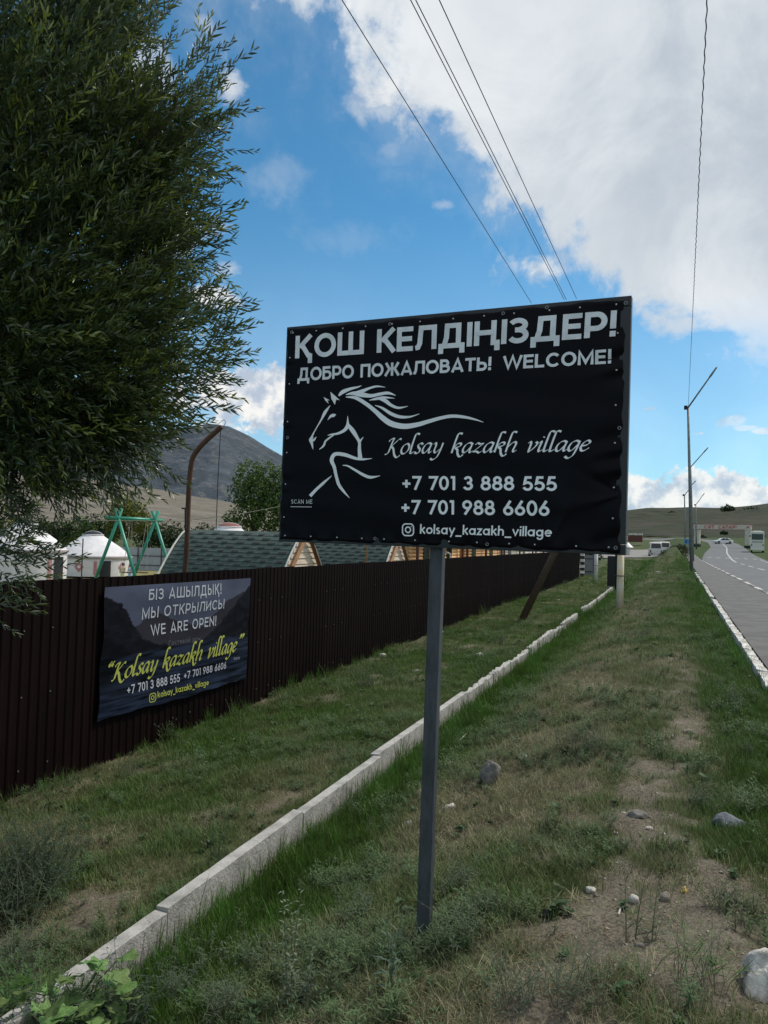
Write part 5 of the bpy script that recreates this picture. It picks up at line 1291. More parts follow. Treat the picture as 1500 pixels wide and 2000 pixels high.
leafm = mat('willow leaf', (0.032, 0.060, 0.021), .36, spec=.8, trans=.22, tint=((0.17, 0.21, 0.032, 1),), var=.25, vscale=9)
barkm = mat('willow bark', (.060, .048, .036), .9, var=.5, vscale=9, bump=.8, bscale=25, stretch=(3, 3, .5))

# ------------------------------------------------------------ willow hanging over the fence
wb = Vector((-4.9, 3.0, 0)); wb.z = h(wb.x, wb.y)
wt = empty('willow_tree', tuple(wb), 'tall dark willow with narrow leaves filling the left edge of the view', 'tree')
ELL = [(50, 60, 5.4, 240), (180, 30, 5.0, 110), (105, 270, 5.0, 240), (235, 330, 5.2, 140), (300, 260, 5.0, 90), (100, 500, 5.0, 250), (225, 480, 5.3, 130), (300, 420, 5.2, 55),
       (285, 640, 5.2, 85), (145, 710, 4.9, 190), (60, 800, 5.0, 190), (240, 750, 5.1, 90), (155, 820, 5.0, 78), (220, 815, 5.1, 60), (5, 860, 4.8, 75), (20, 640, 4.6, 160), (-120, 300, 5.0, 260), (-150, 650, 5.0, 260), (255, 10, 5.2, 45)]
rng = np.random.default_rng(5)
pos, dr, lts = [], [], []
fwd = np.array(FWD); rt = np.array(RIGHT); up_ = np.array(UP)
wts = np.array([e_[3]**1.75 for e_ in ELL]); wts /= wts.sum(); NT = 8600
ids = rng.choice(len(ELL), NT, p=wts)
for i in ids:
    px, py, d, rp = ELL[i]; px -= 12+42*max(0, 1-py/420); c_ = np.array(at(px, py, d)); r_ = rp*d/F
    v = rng.normal(size=3); v /= np.linalg.norm(v); rad = r_*(rng.uniform(.15, 1)**(1/2.2))
    p = c_+v*rad*np.array([1, 1, 1])*.92
    low = np.clip((py-560)/400, 0, 1)
    dd = v*.55 + rt*.50 + np.array([0, 0, 1.])*(.55-1.15*low) + rng.normal(size=3)*.33
    pos.append(p); dr.append(dd)
# outward sprays that break the silhouette on the right
for (px, py, ax_, ay_, k) in [(330, 60, .5, .9, 8), (345, 110, .4, 1, 10), (400, 190, .8, .8, 16), (420, 150, .6, 1, 8), (395, 240, .9, .45, 14), (400, 270, 1, .5, 12), (385, 300, 1, .4, 12), (370, 340, 1, .3, 12), (350, 390, 1, .2, 14), (370, 470, 1, .35, 16), (360, 500, 1, .1, 14), (385, 440, 1, .5, 8),
                              (370, 600, .9, .5, 16), (400, 640, 1, .45, 14), (410, 675, 1, .3, 8), (395, 700, 1, .1, 14), (375, 740, 1, -.1, 14), (350, 780, 1, .0, 8), (310, 830, 1, -.05, 8), (295, 860, 1, -.15, 8), (280, 865, .6, -.7, 12), (225, 880, .3, -.9, 12), (170, 875, .2, -1, 10), (110, 865, .1, -1, 10),
                              (0, 990, .6, -.2, 10), (0, 1020, .7, .2, 7), (15, 1080, .8, .2, 9), (40, 1095, 1, -.15, 9), (0, 1130, .8, -.4, 6), (-10, 1170, .8, -.2, 4), (60, 1085, 1, .25, 5), (0, 1060, 1, -.1, 8)]:
    for _ in range(k):
        p = np.array(at(px+rng.normal()*20-18-38*max(0, 1-py/480), py+rng.normal()*20, 4.9+rng.normal()*.22)); pos.append(p)
        dr.append(rt*ax_+up_*ay_+rng.normal(size=3)*.28)
pos = np.array(pos); dr = np.array(dr); n = len(pos)
tmpl = [twig_template(s, .26+.03*(s % 4), 15+s % 4, .070, .0128, .1*(s % 3), (0.0, .05, .1, 0, .02, .55, .05, .95)[s]) for s in range(8)]
tp = rng.choice(8, n, p=[.15, .14, .15, .15, .14, .12, .07, .08]); roll = rng.uniform(0, 6.28, n); scl = rng.uniform(.75, 1.2, n)
RMx = rot_to(dr, roll)
dep = pos@fwd
sx = (pos@rt)/dep*F+750; sy = 1000-(pos@up_)/dep*F
vis = (sx > -40) & (sx < 520) & (sy > -40) & (sy < 1230) & (dep > 2.6)
order = np.argsort(np.where(vis, dep, 99)); near_i = set(order[:300].tolist()); rest = [i for i in range(n) if i not in near_i and dep[i] > 2.6]
wl = Vector(wb)
tms = []
for k, (V_, F_, T_) in enumerate(tmpl):
    me = npmesh('leafy twig', V_, F_, leafm, smooth=False); set_tint(me, T_); tms.append(me)
for i in near_i:
    m4 = Matrix(RMx[i].tolist()).to_4x4(); o = bpy.data.objects.new('leafy_twig', tms[tp[i]]); COL.objects.link(o); o.parent = wt
    o.matrix_local = Matrix.Translation(Vector(pos[i])-wl) @ m4 @ Matrix.Scale(scl[i], 4)
VV, FF, TT, k = [], [], [], 0
for i in rest:
    V_, F_, T_ = tmpl[tp[i]]; VV.append((V_*scl[i])@RMx[i].T+pos[i]-np.array(wl)); FF.append(F_+k); TT.append(T_); k += len(V_)
me = npmesh('foliage', np.concatenate(VV), np.concatenate(FF), leafm, smooth=False); set_tint(me, np.concatenate(TT))
o = bpy.data.objects.new('foliage', me); COL.objects.link(o); o.parent = wt; o['kind'] = 'stuff'
MB().tube([wb-Vector((0, 0, .3)), wb+Vector((.05, .1, 1.2)), wb+Vector((.15, .35, 2.6)), wb+Vector((.2, .6, 4.3)), wb+Vector((.3, .7, 6))], [.24, .19, .15, .10, .05], 12).build('trunk', barkm, wt, smooth=True)
for px, py, d, rp in ELL[:18]:
    c_ = at(px, py, d); s0 = wb+Vector((.12, .3, min(max((c_.z-wb.z)*.62, 1.0), 5)))
    m1 = (s0+c_)/2+Vector((0, 0, .15))
    e1 = c_+RIGHT*rp*d/F*.5+Vector((0, 0, .25 if py < 600 else -.1))
    MB().tube(catmull([tuple(s0), tuple(m1), tuple(c_), tuple(e1)], 4), list(np.linspace(.055, .008, 13)), 6).build('branch', barkm, wt, smooth=True)
print('willow twigs', n, 'tris', len(me.polygons))

# ------------------------------------------------------------ distant trees
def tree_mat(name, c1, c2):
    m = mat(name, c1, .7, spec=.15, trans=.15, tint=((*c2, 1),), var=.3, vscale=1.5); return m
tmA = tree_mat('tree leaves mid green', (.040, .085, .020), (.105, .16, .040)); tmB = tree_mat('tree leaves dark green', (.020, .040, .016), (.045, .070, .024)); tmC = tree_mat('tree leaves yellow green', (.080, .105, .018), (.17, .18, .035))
def far_tree(px, pyb, d, lobes, m, label, n=2600, sz=.22, name='broadleaf_tree', group=None, zg=None, cat='tree'):
    """lobes: (px, py, radius px) of foliage masses"""
    g = at(px, pyb, d); g.z = h(g.x, g.y) if zg is None else zg
    e = empty(name, tuple(g), label, cat, group); rg = np.random.default_rng(int(px*7+pyb)); Vv, Ff, Tt = [], [], []
    w_ = np.array([l[2]**2 for l in lobes], float); w_ /= w_.sum()
    for i in rg.choice(len(lobes), n, p=w_):
        lx, ly, lr = lobes[i]; c_ = np.array(at(lx, ly, d+rg.normal()*lr*d/F*.3)); r_ = lr*d/F
        v_ = rg.normal(size=3); v_ /= np.linalg.norm(v_)
        bump_ = 1+.22*math.sin(v_[0]*7+i)*math.sin(v_[2]*6+i*2)+.12*math.sin(v_[1]*13)
        p = c_+v_*r_*bump_*rg.uniform(.2, 1)**.30
        a = rg.normal(size=3); a /= np.linalg.norm(a); b = np.cross(a, v_+rg.normal(size=3)*.5); b /= max(np.linalg.norm(b), 1e-5)
        s_ = sz*rg.uniform(.5, 1.2); k = len(Vv); Vv += [p-a*s_*.5, p+b*s_*.32, p+a*s_*.5, p-b*s_*.32]; Ff += [(k, k+1, k+2), (k, k+2, k+3)]
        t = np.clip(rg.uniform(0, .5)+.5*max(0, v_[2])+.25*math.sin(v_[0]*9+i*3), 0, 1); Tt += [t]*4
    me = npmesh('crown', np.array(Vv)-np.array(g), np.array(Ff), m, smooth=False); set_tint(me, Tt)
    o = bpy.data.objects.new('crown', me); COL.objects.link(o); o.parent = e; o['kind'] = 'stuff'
    tops = [at(l[0], l[1], d) for l in lobes]; r0_ = max(.08, .02*abs(tops[0].z-g.z)+.05)
    MB().tube([g-Vector((0, 0, .3)), g+(tops[0]-g)*.35, tops[0]], [r0_*1.3, r0_, r0_*.4], 8).build('trunk', barkm, e, smooth=True)
    for t_ in tops[1:4]: MB().tube([g+(tops[0]-g)*.35, (g+t_)/2+Vector((0, 0, .5)), t_], [r0_*.6, r0_*.4, r0_*.15], 6).build('limb', barkm, e)
    return e
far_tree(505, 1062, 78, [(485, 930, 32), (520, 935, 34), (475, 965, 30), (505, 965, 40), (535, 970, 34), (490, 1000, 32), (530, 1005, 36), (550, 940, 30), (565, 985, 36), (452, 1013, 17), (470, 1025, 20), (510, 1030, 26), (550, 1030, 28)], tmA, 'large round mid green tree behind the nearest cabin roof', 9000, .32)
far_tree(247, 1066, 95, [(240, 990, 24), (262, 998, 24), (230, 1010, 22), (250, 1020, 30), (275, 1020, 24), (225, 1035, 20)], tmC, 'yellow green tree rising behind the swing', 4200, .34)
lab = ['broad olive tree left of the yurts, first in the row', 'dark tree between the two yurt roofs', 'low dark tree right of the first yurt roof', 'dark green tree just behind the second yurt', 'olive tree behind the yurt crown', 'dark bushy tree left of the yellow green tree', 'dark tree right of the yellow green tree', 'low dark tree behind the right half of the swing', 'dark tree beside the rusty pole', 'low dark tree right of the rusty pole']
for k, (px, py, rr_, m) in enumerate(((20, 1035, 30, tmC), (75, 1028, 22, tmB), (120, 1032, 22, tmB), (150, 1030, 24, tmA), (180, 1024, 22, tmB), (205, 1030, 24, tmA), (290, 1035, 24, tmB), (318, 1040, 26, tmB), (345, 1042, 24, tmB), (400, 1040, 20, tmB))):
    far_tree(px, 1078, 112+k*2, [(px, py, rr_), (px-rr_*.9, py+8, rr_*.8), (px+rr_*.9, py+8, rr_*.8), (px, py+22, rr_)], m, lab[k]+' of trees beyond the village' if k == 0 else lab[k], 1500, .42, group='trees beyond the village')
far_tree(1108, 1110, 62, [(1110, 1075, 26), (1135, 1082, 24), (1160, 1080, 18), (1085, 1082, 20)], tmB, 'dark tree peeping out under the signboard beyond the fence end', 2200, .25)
tmG = tree_mat('shrub leaves olive', (.045, .060, .030), (.095, .105, .055))
hb = [(1421, 993, 9, 'dark bush on the crest of the hill above the gateway'), (1446, 1004, 10, 'dark bush on the hillside right of the crest bush'), (1470, 998, 12, 'largest dark bush on the right part of the hillside'), (1486, 1008, 9, 'dark bush low on the hillside near the right edge'), (1445, 1016, 8, 'small dark bush just above the gateway beam'), (1372, 1049, 5, 'small dark bush seen through the left of the gateway'), (1414, 1040, 5, 'dark green bush seen through the middle of the gateway'), (1312, 1003, 5, 'faint dark bush on the left hillside')]
for px, py, r_, nm in hb:
    d = 470 if py < 1020 else 262; 
    far_tree(px, py+r_*.6, d, [(px, py, r_*.8), (px-r_, py+1, r_*.6), (px+r_, py+1, r_*.6)], tmB, nm, 420, 1.3 if d > 300 else .55, name='hill_bush', group='bushes on the hillside', zg=at(px, py+r_*.6, d).z, cat='bush')
for px, py, d, r_, nm in ((1318, 1080, 96, 15, 'green shrub on the mound left of the lamp posts'), (1302, 1090, 92, 9, 'low shrub at the foot of the mound beside the vans'), (1330, 1072, 100, 10, 'small shrub on the mound next to the road sign')):
    far_tree(px, py+r_, d, [(px, py, r_), (px-r_*1.2, py+4, r_*.8), (px+r_*1.1, py+3, r_*.7), (px-r_*.4, py-3, r_*.7)], tmG, nm, 1500, .20, name='shrub', group='shrubs on the mound', cat='shrub')

# ------------------------------------------------------------ ground cover: clumps scattered over the verge
gc = bpy.data.collections.new('ground_cover_sources')          # sources stay outside the scene
grm = mat('grass blades', (0.056, 0.122, 0.016), .65, spec=.2, trans=.25, tint=((0.29, 0.255, 0.165, 1), 'INSTANCER'), rnd=.42)
wdm = mat('weed leaves', (0.085, 0.132, 0.058), .7, spec=.2, trans=.2, tint=((0.115, 0.125, 0.055, 1), 'INSTANCER'), rnd=.25)
brm = mat('broad ground leaves', (0.045, 0.085, 0.030), .6, spec=.25, trans=.2, rnd=.2)
def blade(rnd, x, y, ht, wd, lean, az, kink=0):
    d = np.array([math.cos(az), math.sin(az), 0]); s = np.array([-d[1], d[0], 0]); P = []
    for t in (0, .45, .8, 1): P.append(np.array([x, y, 0])+d*lean*ht*t**1.8+np.array([0, 0, ht*t*(1-kink*t*.5)]))
    w = [1, .85, .5, 0]; V_ = []
    for p, q_ in zip(P[:3], w): V_ += [p-s*wd/2*q_, p+s*wd/2*q_]
    V_.append(P[3]); return V_, [(0, 1, 3), (0, 3, 2), (2, 3, 5), (2, 5, 4), (4, 5, 6)]
def clump(name, seed, n, rad, h0, h1, wd, lean, m, kink=0.0):
    rnd = random.Random(seed); V_, F_ = [], []
    for _ in range(n):
        a, r = rnd.uniform(0, 6.28), rad*math.sqrt(rnd.random()); v_, f_ = blade(rnd, r*math.cos(a), r*math.sin(a), rnd.uniform(h0, h1), wd*rnd.uniform(.7, 1.2), rnd.uniform(.1, lean), rnd.uniform(0, 6.28), kink)
        k = len(V_); V_ += v_; F_ += [tuple(x+k for x in f) for f in f_]
    o = bpy.data.objects.new(name, npmesh(name, np.array(V_), np.array(F_), m, smooth=False)); gc.objects.link(o); return o
def weed(name, seed, ns, ht, ll, lw, m, spread=.5, dens=9):
    rnd = random.Random(seed); V_, F_ = [], []
    for s_ in range(ns):
        a = rnd.uniform(0, 6.28); l_ = rnd.uniform(.1, spread); hh_ = ht*rnd.uniform(.6, 1)
        for i in range(dens):
            t = (i+1)/dens; p = np.array([math.cos(a)*l_*hh_*t, math.sin(a)*l_*hh_*t, hh_*t]); b = i*2.4+rnd.random()
            v_, f_ = leaf_verts(p, [math.cos(b), math.sin(b), rnd.uniform(.1, .9)], [0, 0, 1], ll*rnd.uniform(.6, 1.1)*(1.1-t*.5), lw, .2, 2, .1)
            k = len(V_); V_ += v_; F_ += [tuple(x+k for x in f) for f in f_]
        v_, f_ = blade(rnd, 0, 0, hh_, .0022, l_, a); k = len(V_); V_ += v_; F_ += [tuple(x+k for x in f) for f in f_]
    o = bpy.data.objects.new(name, npmesh(name, np.array(V_), np.array(F_), m, smooth=False)); gc.objects.link(o); return o
src = []
for s in range(4): src.append(clump('a%02d short grass' % s, s, 24, .075, .018, .055, .0026, .9, grm))        # 0-3
for s in range(3): src.append(clump('b%02d straw' % s, 20+s, 20, .08, .010, .034, .0020, 2.6, grm, .6))        # 4-6
for s in range(3): src.append(clump('c%02d tall grass' % s, 40+s, 22, .05, .07, .16, .0036, .8, grm))          # 7-9
for s in range(3): src.append(weed('d%02d weed' % s, 60+s, 6, .085, .034, .0040, wdm, .9, 9))                   # 10-12
for s in range(2): src.append(weed('e%02d broad' % s, 80+s, 5, .035, .034, .017, brm, 1.2, 4))                  # 13-14
rg = np.random.default_rng(11)
def sample(r0_, r1_, n, a0=-53, a1=13):
    r = np.sqrt(rg.uniform(r0_**2, r1_**2, n)); a = np.radians(rg.uniform(a0, a1, n)); return np.sin(a)*r, np.cos(a)*r
PX, PY, PS, PI_, PT, PR_ = [], [], [], [], [], []
for (ra, rb, n, sm) in ((1.5, 4.5, 24000, 1.0), (4.5, 8.5, 34000, 1.05), (8.5, 16, 46000, 1.25), (16, 34, 52000, 1.6), (34, 95, 44000, 2.7)):
    x, y = sample(ra, rb, n); bare, dry, lush = zones(x, y)
    ok = (x > -5.47) & (x < kerbX(y)-.10-.02*sm) & (np.abs(x+2.35) > .06+.012*sm)
    if rb > 50: ok &= ~((x < -1) & (y > 96))
    pat = fbm(x*2.2, y*2.2, 71); pat2 = fbm(x*.9, y*.9, 77)
    keep = rg.random(n) > np.clip(bare*1.25-.04, 0, .95)
    ok &= keep; x, y, bare, dry, lush, pat, pat2 = (q_[ok] for q_ in (x, y, bare, dry, lush, pat, pat2)); n = len(x)
    u = rg.random(n); idx = rg.integers(0, 4, n)
    p_dry = np.clip(dry*.78+bare*.8-.08, 0, .9); idx = np.where(u < p_dry, rg.integers(4, 7, n), idx)
    u2 = rg.random(n)
    tall = (np.exp(-((x+2.12)/.16)**2)*.42 + np.exp(-((x+5.42)/.08)**2)*.16 + .25*np.clip((pat2-.52)*4, 0, 1)*(x > .3) + np.exp(-((x-kerbX(y)+.15)/.10)**2)*.10 + np.exp(-((x+2.50)/.08)**2)*.25)
    idx = np.where(u2 < tall*(.4+pat), rg.integers(7, 10, n), idx)
    wz = np.clip((pat-.50)*4.0, 0, .6)*np.where(x > -2.2, 1, .75) + .30*np.exp(-((x+1.35)/.55)**2-((y-2.6)/1.1)**2)*(pat2+.4)
    u3 = rg.random(n); idx = np.where((u3 < wz*.55) & (idx < 7), rg.integers(10, 13, n), idx)
    idx = np.where((rg.random(n) < .03) & (idx < 7), rg.integers(13, 15, n), idx)
    tint = np.clip(-.04+dry*.38+bare*.5+(pat2-.5)*.8+np.abs(rg.normal(size=n))*.22, 0, 1); tint = np.where(x < -2.4, tint*.8, tint); tint = np.where(idx >= 7, tint*.35, tint); tint = tint*(1-lush*.7); tint = np.where((idx >= 4) & (idx < 7), np.clip(tint+.35, .25, 1), tint)
    s = sm*rg.uniform(.5, 1.35, n)*(.55+1.0*fbm(x*5, y*5, 91))*np.where(idx >= 7, np.where(rg.random(n) < .2, 1.2, .8), 1)
    PX.append(x); PY.append(y); PS.append(s); PI_.append(idx); PT.append(tint); PR_.append(rg.uniform(0, 6.28, n))
PX, PY, PS, PI_, PT, PR_ = map(np.concatenate, (PX, PY, PS, PI_, PT, PR_)); PZ = H(PX, PY)-.004
me = bpy.data.meshes.new('ground cover points'); me.vertices.add(len(PX)); me.vertices.foreach_set('co', np.stack([PX, PY, PZ], -1).astype(np.float32).ravel())
for nm, ty, dt in (('pscale', 'FLOAT', PS), ('pidx', 'INT', PI_.astype(np.int32)), ('tint', 'FLOAT', PT), ('prot', 'FLOAT', PR_)):
    a = me.attributes.new(nm, ty, 'POINT'); a.data.foreach_set('value', np.asarray(dt, np.int32 if ty == 'INT' else np.float32))
go = bpy.data.objects.new('ground_cover', me); COL.objects.link(go); tag(go, 'short grass, straw and low weeds covering the verge and the ditch', 'grass', kind='stuff')
ng = bpy.data.node_groups.new('scatter', 'GeometryNodeTree'); ng.interface.new_socket('Geometry', in_out='INPUT', socket_type='NodeSocketGeometry'); ng.interface.new_socket('Geometry', in_out='OUTPUT', socket_type='NodeSocketGeometry')
gi, go_ = ng.nodes.new('NodeGroupInput'), ng.nodes.new('NodeGroupOutput')
m2p = ng.nodes.new('GeometryNodeMeshToPoints'); iop = ng.nodes.new('GeometryNodeInstanceOnPoints'); ci = ng.nodes.new('GeometryNodeCollectionInfo')
ci.inputs['Collection'].default_value = gc; ci.inputs['Separate Children'].default_value = True; ci.inputs['Reset Children'].default_value = True
def nattr(nm, ty):
    a = ng.nodes.new('GeometryNodeInputNamedAttribute'); a.data_type = ty; a.inputs['Name'].default_value = nm; return a.outputs['Attribute']
cx = ng.nodes.new('ShaderNodeCombineXYZ'); ng.links.new(nattr('prot', 'FLOAT'), cx.inputs['Z'])
e2r = ng.nodes.new('FunctionNodeEulerToRotation'); ng.links.new(cx.outputs[0], e2r.inputs[0])
ng.links.new(gi.outputs[0], m2p.inputs['Mesh']); ng.links.new(m2p.outputs[0], iop.inputs['Points']); ng.links.new(ci.outputs[0], iop.inputs['Instance'])
iop.inputs['Pick Instance'].default_value = True; ng.links.new(nattr('pidx', 'INT'), iop.inputs['Instance Index']); ng.links.new(e2r.outputs[0], iop.inputs['Rotation'])
cs_ = ng.nodes.new('ShaderNodeCombineXYZ'); ps_ = nattr('pscale', 'FLOAT')
for k in range(3): ng.links.new(ps_, cs_.inputs[k])
ng.links.new(cs_.outputs[0], iop.inputs['Scale']); ng.links.new(iop.outputs[0], go_.inputs[0])
md = go.modifiers.new('scatter', 'NODES'); md.node_group = ng
print('clumps', len(PX))

# ------------------------------------------------------------ named plants
def plant(px, py, label, stems, ht, spread, ll, lw, m, dens=12, name='weed_plant', seed=0, group=None, flat=.6, d=None, stem_w=.003, taper=.55):
    stem_w = min(stem_w, .0014) if ht < .3 else stem_w
    g = gnd(px, py); e = empty(name, tuple(g), label, 'weed', group); rnd = random.Random(seed+int(px)); V_, F_ = [], []; st = MB()
    for s_ in range(stems):
        a = rnd.uniform(0, 6.28); l_ = rnd.uniform(.05, spread); hh_ = ht*rnd.uniform(.55, 1); o0 = np.array([rnd.gauss(0, .25*spread*ht), rnd.gauss(0, .25*spread*ht), 0])
        ax_ = lambda t: o0+np.array([math.cos(a)*l_*hh_*t**1.4, math.sin(a)*l_*hh_*t**1.4, hh_*t])
        st.tube([tuple(ax_(t)) for t in (0, .35, .7, 1)], [stem_w, stem_w*.8, stem_w*.5, stem_w*.2], 4, cap=False)
        for i in range(dens):
            t = .08+.92*(i+1)/dens; b = i*2.4+rnd.random()
            v_, f_ = leaf_verts(ax_(t), [math.cos(b), math.sin(b), rnd.uniform(.0, 1.0)*flat*1.6], [0, 0, 1], ll*rnd.uniform(.6, 1.15)*(1.15-t*taper), lw*(1.15-t*taper), .25, 2, rnd.uniform(0, .4))
            k = len(V_); V_ += v_; F_ += [tuple(x+k for x in f) for f in f_]
    me = npmesh('leaves', np.array(V_), np.array(F_), m, smooth=False); o = place('leaves', me, e); o['kind'] = 'stuff'
    st.build('stems', stm, e, local=True, kind='stuff'); return e
stm = mat('green grey stems', (.12, .135, .07), .8)
ag = mat('grey green wormwood', (.094, .122, .082), .8, spec=.15, trans=.15, var=.3, vscale=14); ag2 = mat('dull green weed', (.060, .090, .045), .75, spec=.15, trans=.2, var=.35, vscale=14); agd = mat('dark wormwood leaves', (.050, .078, .050), .8, spec=.15, trans=.15, var=.4, vscale=14); seedm = mat('pale seed heads', (.20, .205, .12), .8, trans=.15, var=.3, vscale=20)
plant(45, 1750, 'large grey green wormwood bush at the left edge below the fence', 150, .56, .8, .055, .011, agd, 16, seed=1)
plant(10, 1800, 'lower wormwood bush growing against the large bush at the left edge', 70, .42, .9, .055, .011, agd, 14, seed=2)
plant(255, 1520, 'low grey green bush in the grass below the banner', 30, .20, .9, .038, .006, ag, 11, seed=3)
plant(330, 1450, 'leafy green weed at the foot of the fence right of the banner', 16, .26, .6, .06, .018, ag2, 8, seed=4)
plant(480, 1390, 'tuft of weed at the fence foot', 12, .30, .4, .05, .012, ag2, 8, seed=5) if False else None
plant(425, 1690, 'tall spiky weed left of the concrete edging', 7, .42, .25, .035, .009, ag2, 22, seed=6)
plant(400, 1665, 'thin seeding stalk behind the spiky weed', 3, .42, .12, .02, .006, seedm, 24, seed=7)
plant(715, 1345, 'grey green bush near the fence left of the signpost', 40, .34, .9, .05, .008, ag, 12, seed=8)
plant(760, 1330, 'smaller grey bush touching the one left of the signpost', 20, .30, .8, .05, .008, ag, 12, seed=9)
plant(975, 1262, 'grey green weed bush right of the signpost near the fence', 36, .42, .8, .06, .010, ag, 12, seed=10)
plant(935, 1335, 'thin weed tuft between the bush and the edging', 10, .35, .5, .05, .009, ag2, 12, seed=11)
plant(1150, 1475, 'wide clump of seeding grey weeds on the bank', 46, .25, 1.0, .030, .007, ag, 14, seed=12)
plant(1180, 1455, 'pale seed heads in the middle of the bank', 22, .27, .7, .016, .005, seedm, 22, seed=13)
plant(1105, 1470, 'leafy weed at the left side of the seeding clump', 16, .20, .8, .035, .010, ag2, 10, seed=14)
plant(1425, 1380, 'grey green weed patch next to the white kerb', 40, .20, 1.1, .034, .008, ag, 12, seed=15)
plant(1455, 1480, 'weed clump in the lush grass at the right edge', 22, .16, 1.0, .04, .008, ag2, 10, seed=16)
plant(565, 1960, 'tall pale goosefoot stalk in front of the edging', 3, .48, .10, .035, .014, mat('pale goosefoot leaves', (.15, .18, .115), .8, trans=.2), 26, seed=17, stem_w=.004)
plant(600, 1975, 'bushy goosefoot at the foot of the pale stalk', 12, .22, .8, .036, .014, mat('goosefoot leaves', (.10, .135, .085), .8, trans=.2), 14, seed=18)
plant(770, 1945, 'upright thistle left of the signpost foot', 3, .36, .2, .075, .012, mat('thistle leaves', (.045, .085, .050), .65, trans=.15), 14, seed=19, stem_w=.004)
plant(835, 1880, 'tuft of narrow leaves at the foot of the signpost', 22, .14, 1.0, .07, .006, ag2, 7, seed=20)
plant(1245, 1840, 'leaning grey green weed on the bare earth', 3, .30, .5, .06, .008, ag2, 12, seed=21)
plant(1270, 1830, 'small weed beside the leaning one', 5, .12, 1.0, .05, .008, ag2, 7, seed=22)
plant(1370, 1930, 'tuft of long green grass near the white slab', 26, .24, 1.0, .13, .006, mat('long bright grass', (.060, .115, .018), .6, trans=.3), 4, seed=23)
plant(340, 1960, 'grey feathery weed behind the broad leaves', 30, .20, .9, .045, .005, ag, 14, seed=24)
plant(440, 1990, 'grey feathery weed at the bottom edge', 34, .18, 1.0, .045, .005, ag, 14, seed=25)
plant(1250, 1250, 'small green bush on the far bank', 14, .22, .9, .05, .010, ag2, 9, seed=26)
plant(1110, 1165, 'tuft of weed at the edging gap', 14, .30, .8, .06, .02, ag2, 8, seed=27)
# burdock-like plant with large lobed leaves
bgm = mat('large pale green leaves', (.17, .28, .085), .55, spec=.3, trans=.3, var=.4, vscale=12, rnd=.3)
def lobed_leaf():
    V_ = [(0, 0, 0)]; n = 22; 
    for i in range(n+1):
        a = -2.55+5.1*i/n; r = (1.0-.30*abs(a)/2.55)*(1+.16*math.sin(a*5+.6))+.03*math.sin(a*17); x, y = r*math.cos(a)*.62+.40, r*math.sin(a)*.55
        V_.append((x, y, .13*abs(y)+.06*math.sin(a*5)-.16*max(0, x-.4)**2))
    mid = [(x*.55+.12, y*.5, .10*abs(y)+.02) for x, y, z in V_[1:]]; V2 = V_+mid; m_ = n+1
    F_ = [(0, 1+m_+i, 1+m_+i+1) for i in range(n)]+[(1+m_+i, 1+i, 1+i+1) for i in range(n)]+[(1+m_+i, 1+i+1, 1+m_+i+1) for i in range(n)]
    return npmesh('large leaf', np.array(V2), np.array(F_), bgm, smooth=True)
ll_ = lobed_leaf(); g = gnd(150, 1985); bp = empty('broad_leaved_plant', tuple(g), 'plant with large lobed pale green leaves in the bottom left corner', 'plant')
rnd = random.Random(3)
for px, py, s_ in ((200, 1880, .075), (235, 1870, .08), (245, 1915, .075), (205, 1925, .085), (225, 1965, .08), (185, 1960, .08), (130, 1925, .085), (100, 1895, .075), (65, 1910, .075), (45, 1935, .06), (140, 1965, .09), (105, 1960, .07), (170, 1990, .09), (250, 1955, .06), (165, 1905, .07), (60, 1975, .07), (20, 1960, .07), (215, 1995, .08), (220, 1895, .09), (190, 1900, .08), (160, 1935, .09), (120, 1985, .1), (80, 1935, .08), (240, 1980, .08), (205, 1950, .09), (90, 1990, .08), (150, 1990, .09), (50, 1955, .07), (225, 1935, .07)):
    lp = at(px, py, 3.05+rnd.uniform(-.12, .1)-(py-1870)*.0018); 
    place('leaf', ll_, bp, lp-g, (rnd.uniform(-.6, .5)+.45, rnd.uniform(-.5, .5), rnd.uniform(0, 6.28)), s_*rnd.uniform(.8, 1.3))
    MB().tube([g+Vector((rnd.uniform(-.1, .1), rnd.uniform(-.1, .1), 0)), (g+lp)/2+Vector((0, 0, .03)), lp], [.004, .0035, .002], 5).build('stalk', stm, bp)
# low seedling with bright narrow leaves in the corner
plant(75, 2010, 'bright green feathery seedlings under the large leaves', 70, .20, 1.2, .05, .010, mat('bright seedling leaves', (.045, .115, .022), .6, trans=.3), 9, seed=31)

# ------------------------------------------------------------ stones and litter
def stone_mesh(seed, sx, sy, sz, rough_=.16, sub=3):
    import bmesh
    bm = bmesh.new(); bmesh.ops.create_icosphere(bm, subdivisions=sub, radius=1)
    rn = np.random.default_rng(seed); dirs = rn.normal(size=(7, 3)); dirs /= np.linalg.norm(dirs, axis=1)[:, None]; cut = rn.uniform(.62, .92, 7)
    for v in bm.verts:
        p = np.array(v.co)
        for d_, c_ in zip(dirs, cut):
            k = p@d_
            if k > c_: p = p-d_*(k-c_)*.85
        nn = float(fbm(np.array([p[0]*2.2+seed]), np.array([p[1]*2.2+p[2]*1.7]), seed, 4)[0])-.5
        p = p*(1+nn*rough_*2); v.co = (p[0]*sx, p[1]*sy, p[2]*sz)
    me = bpy.data.meshes.new('stone'); bm.to_mesh(me); bm.free(); me.polygons.foreach_set('use_smooth', [True]*len(me.polygons)); return me
sm_g = mat('grey stone', (.20, .19, .175), .9, col2=(.12, .11, .10), vscale=22, bump=.6, bscale=60); sm_w = mat('white stone', (.52, .50, .46), .85, col2=(.36, .33, .29), vscale=18, bump=.5, bscale=60)
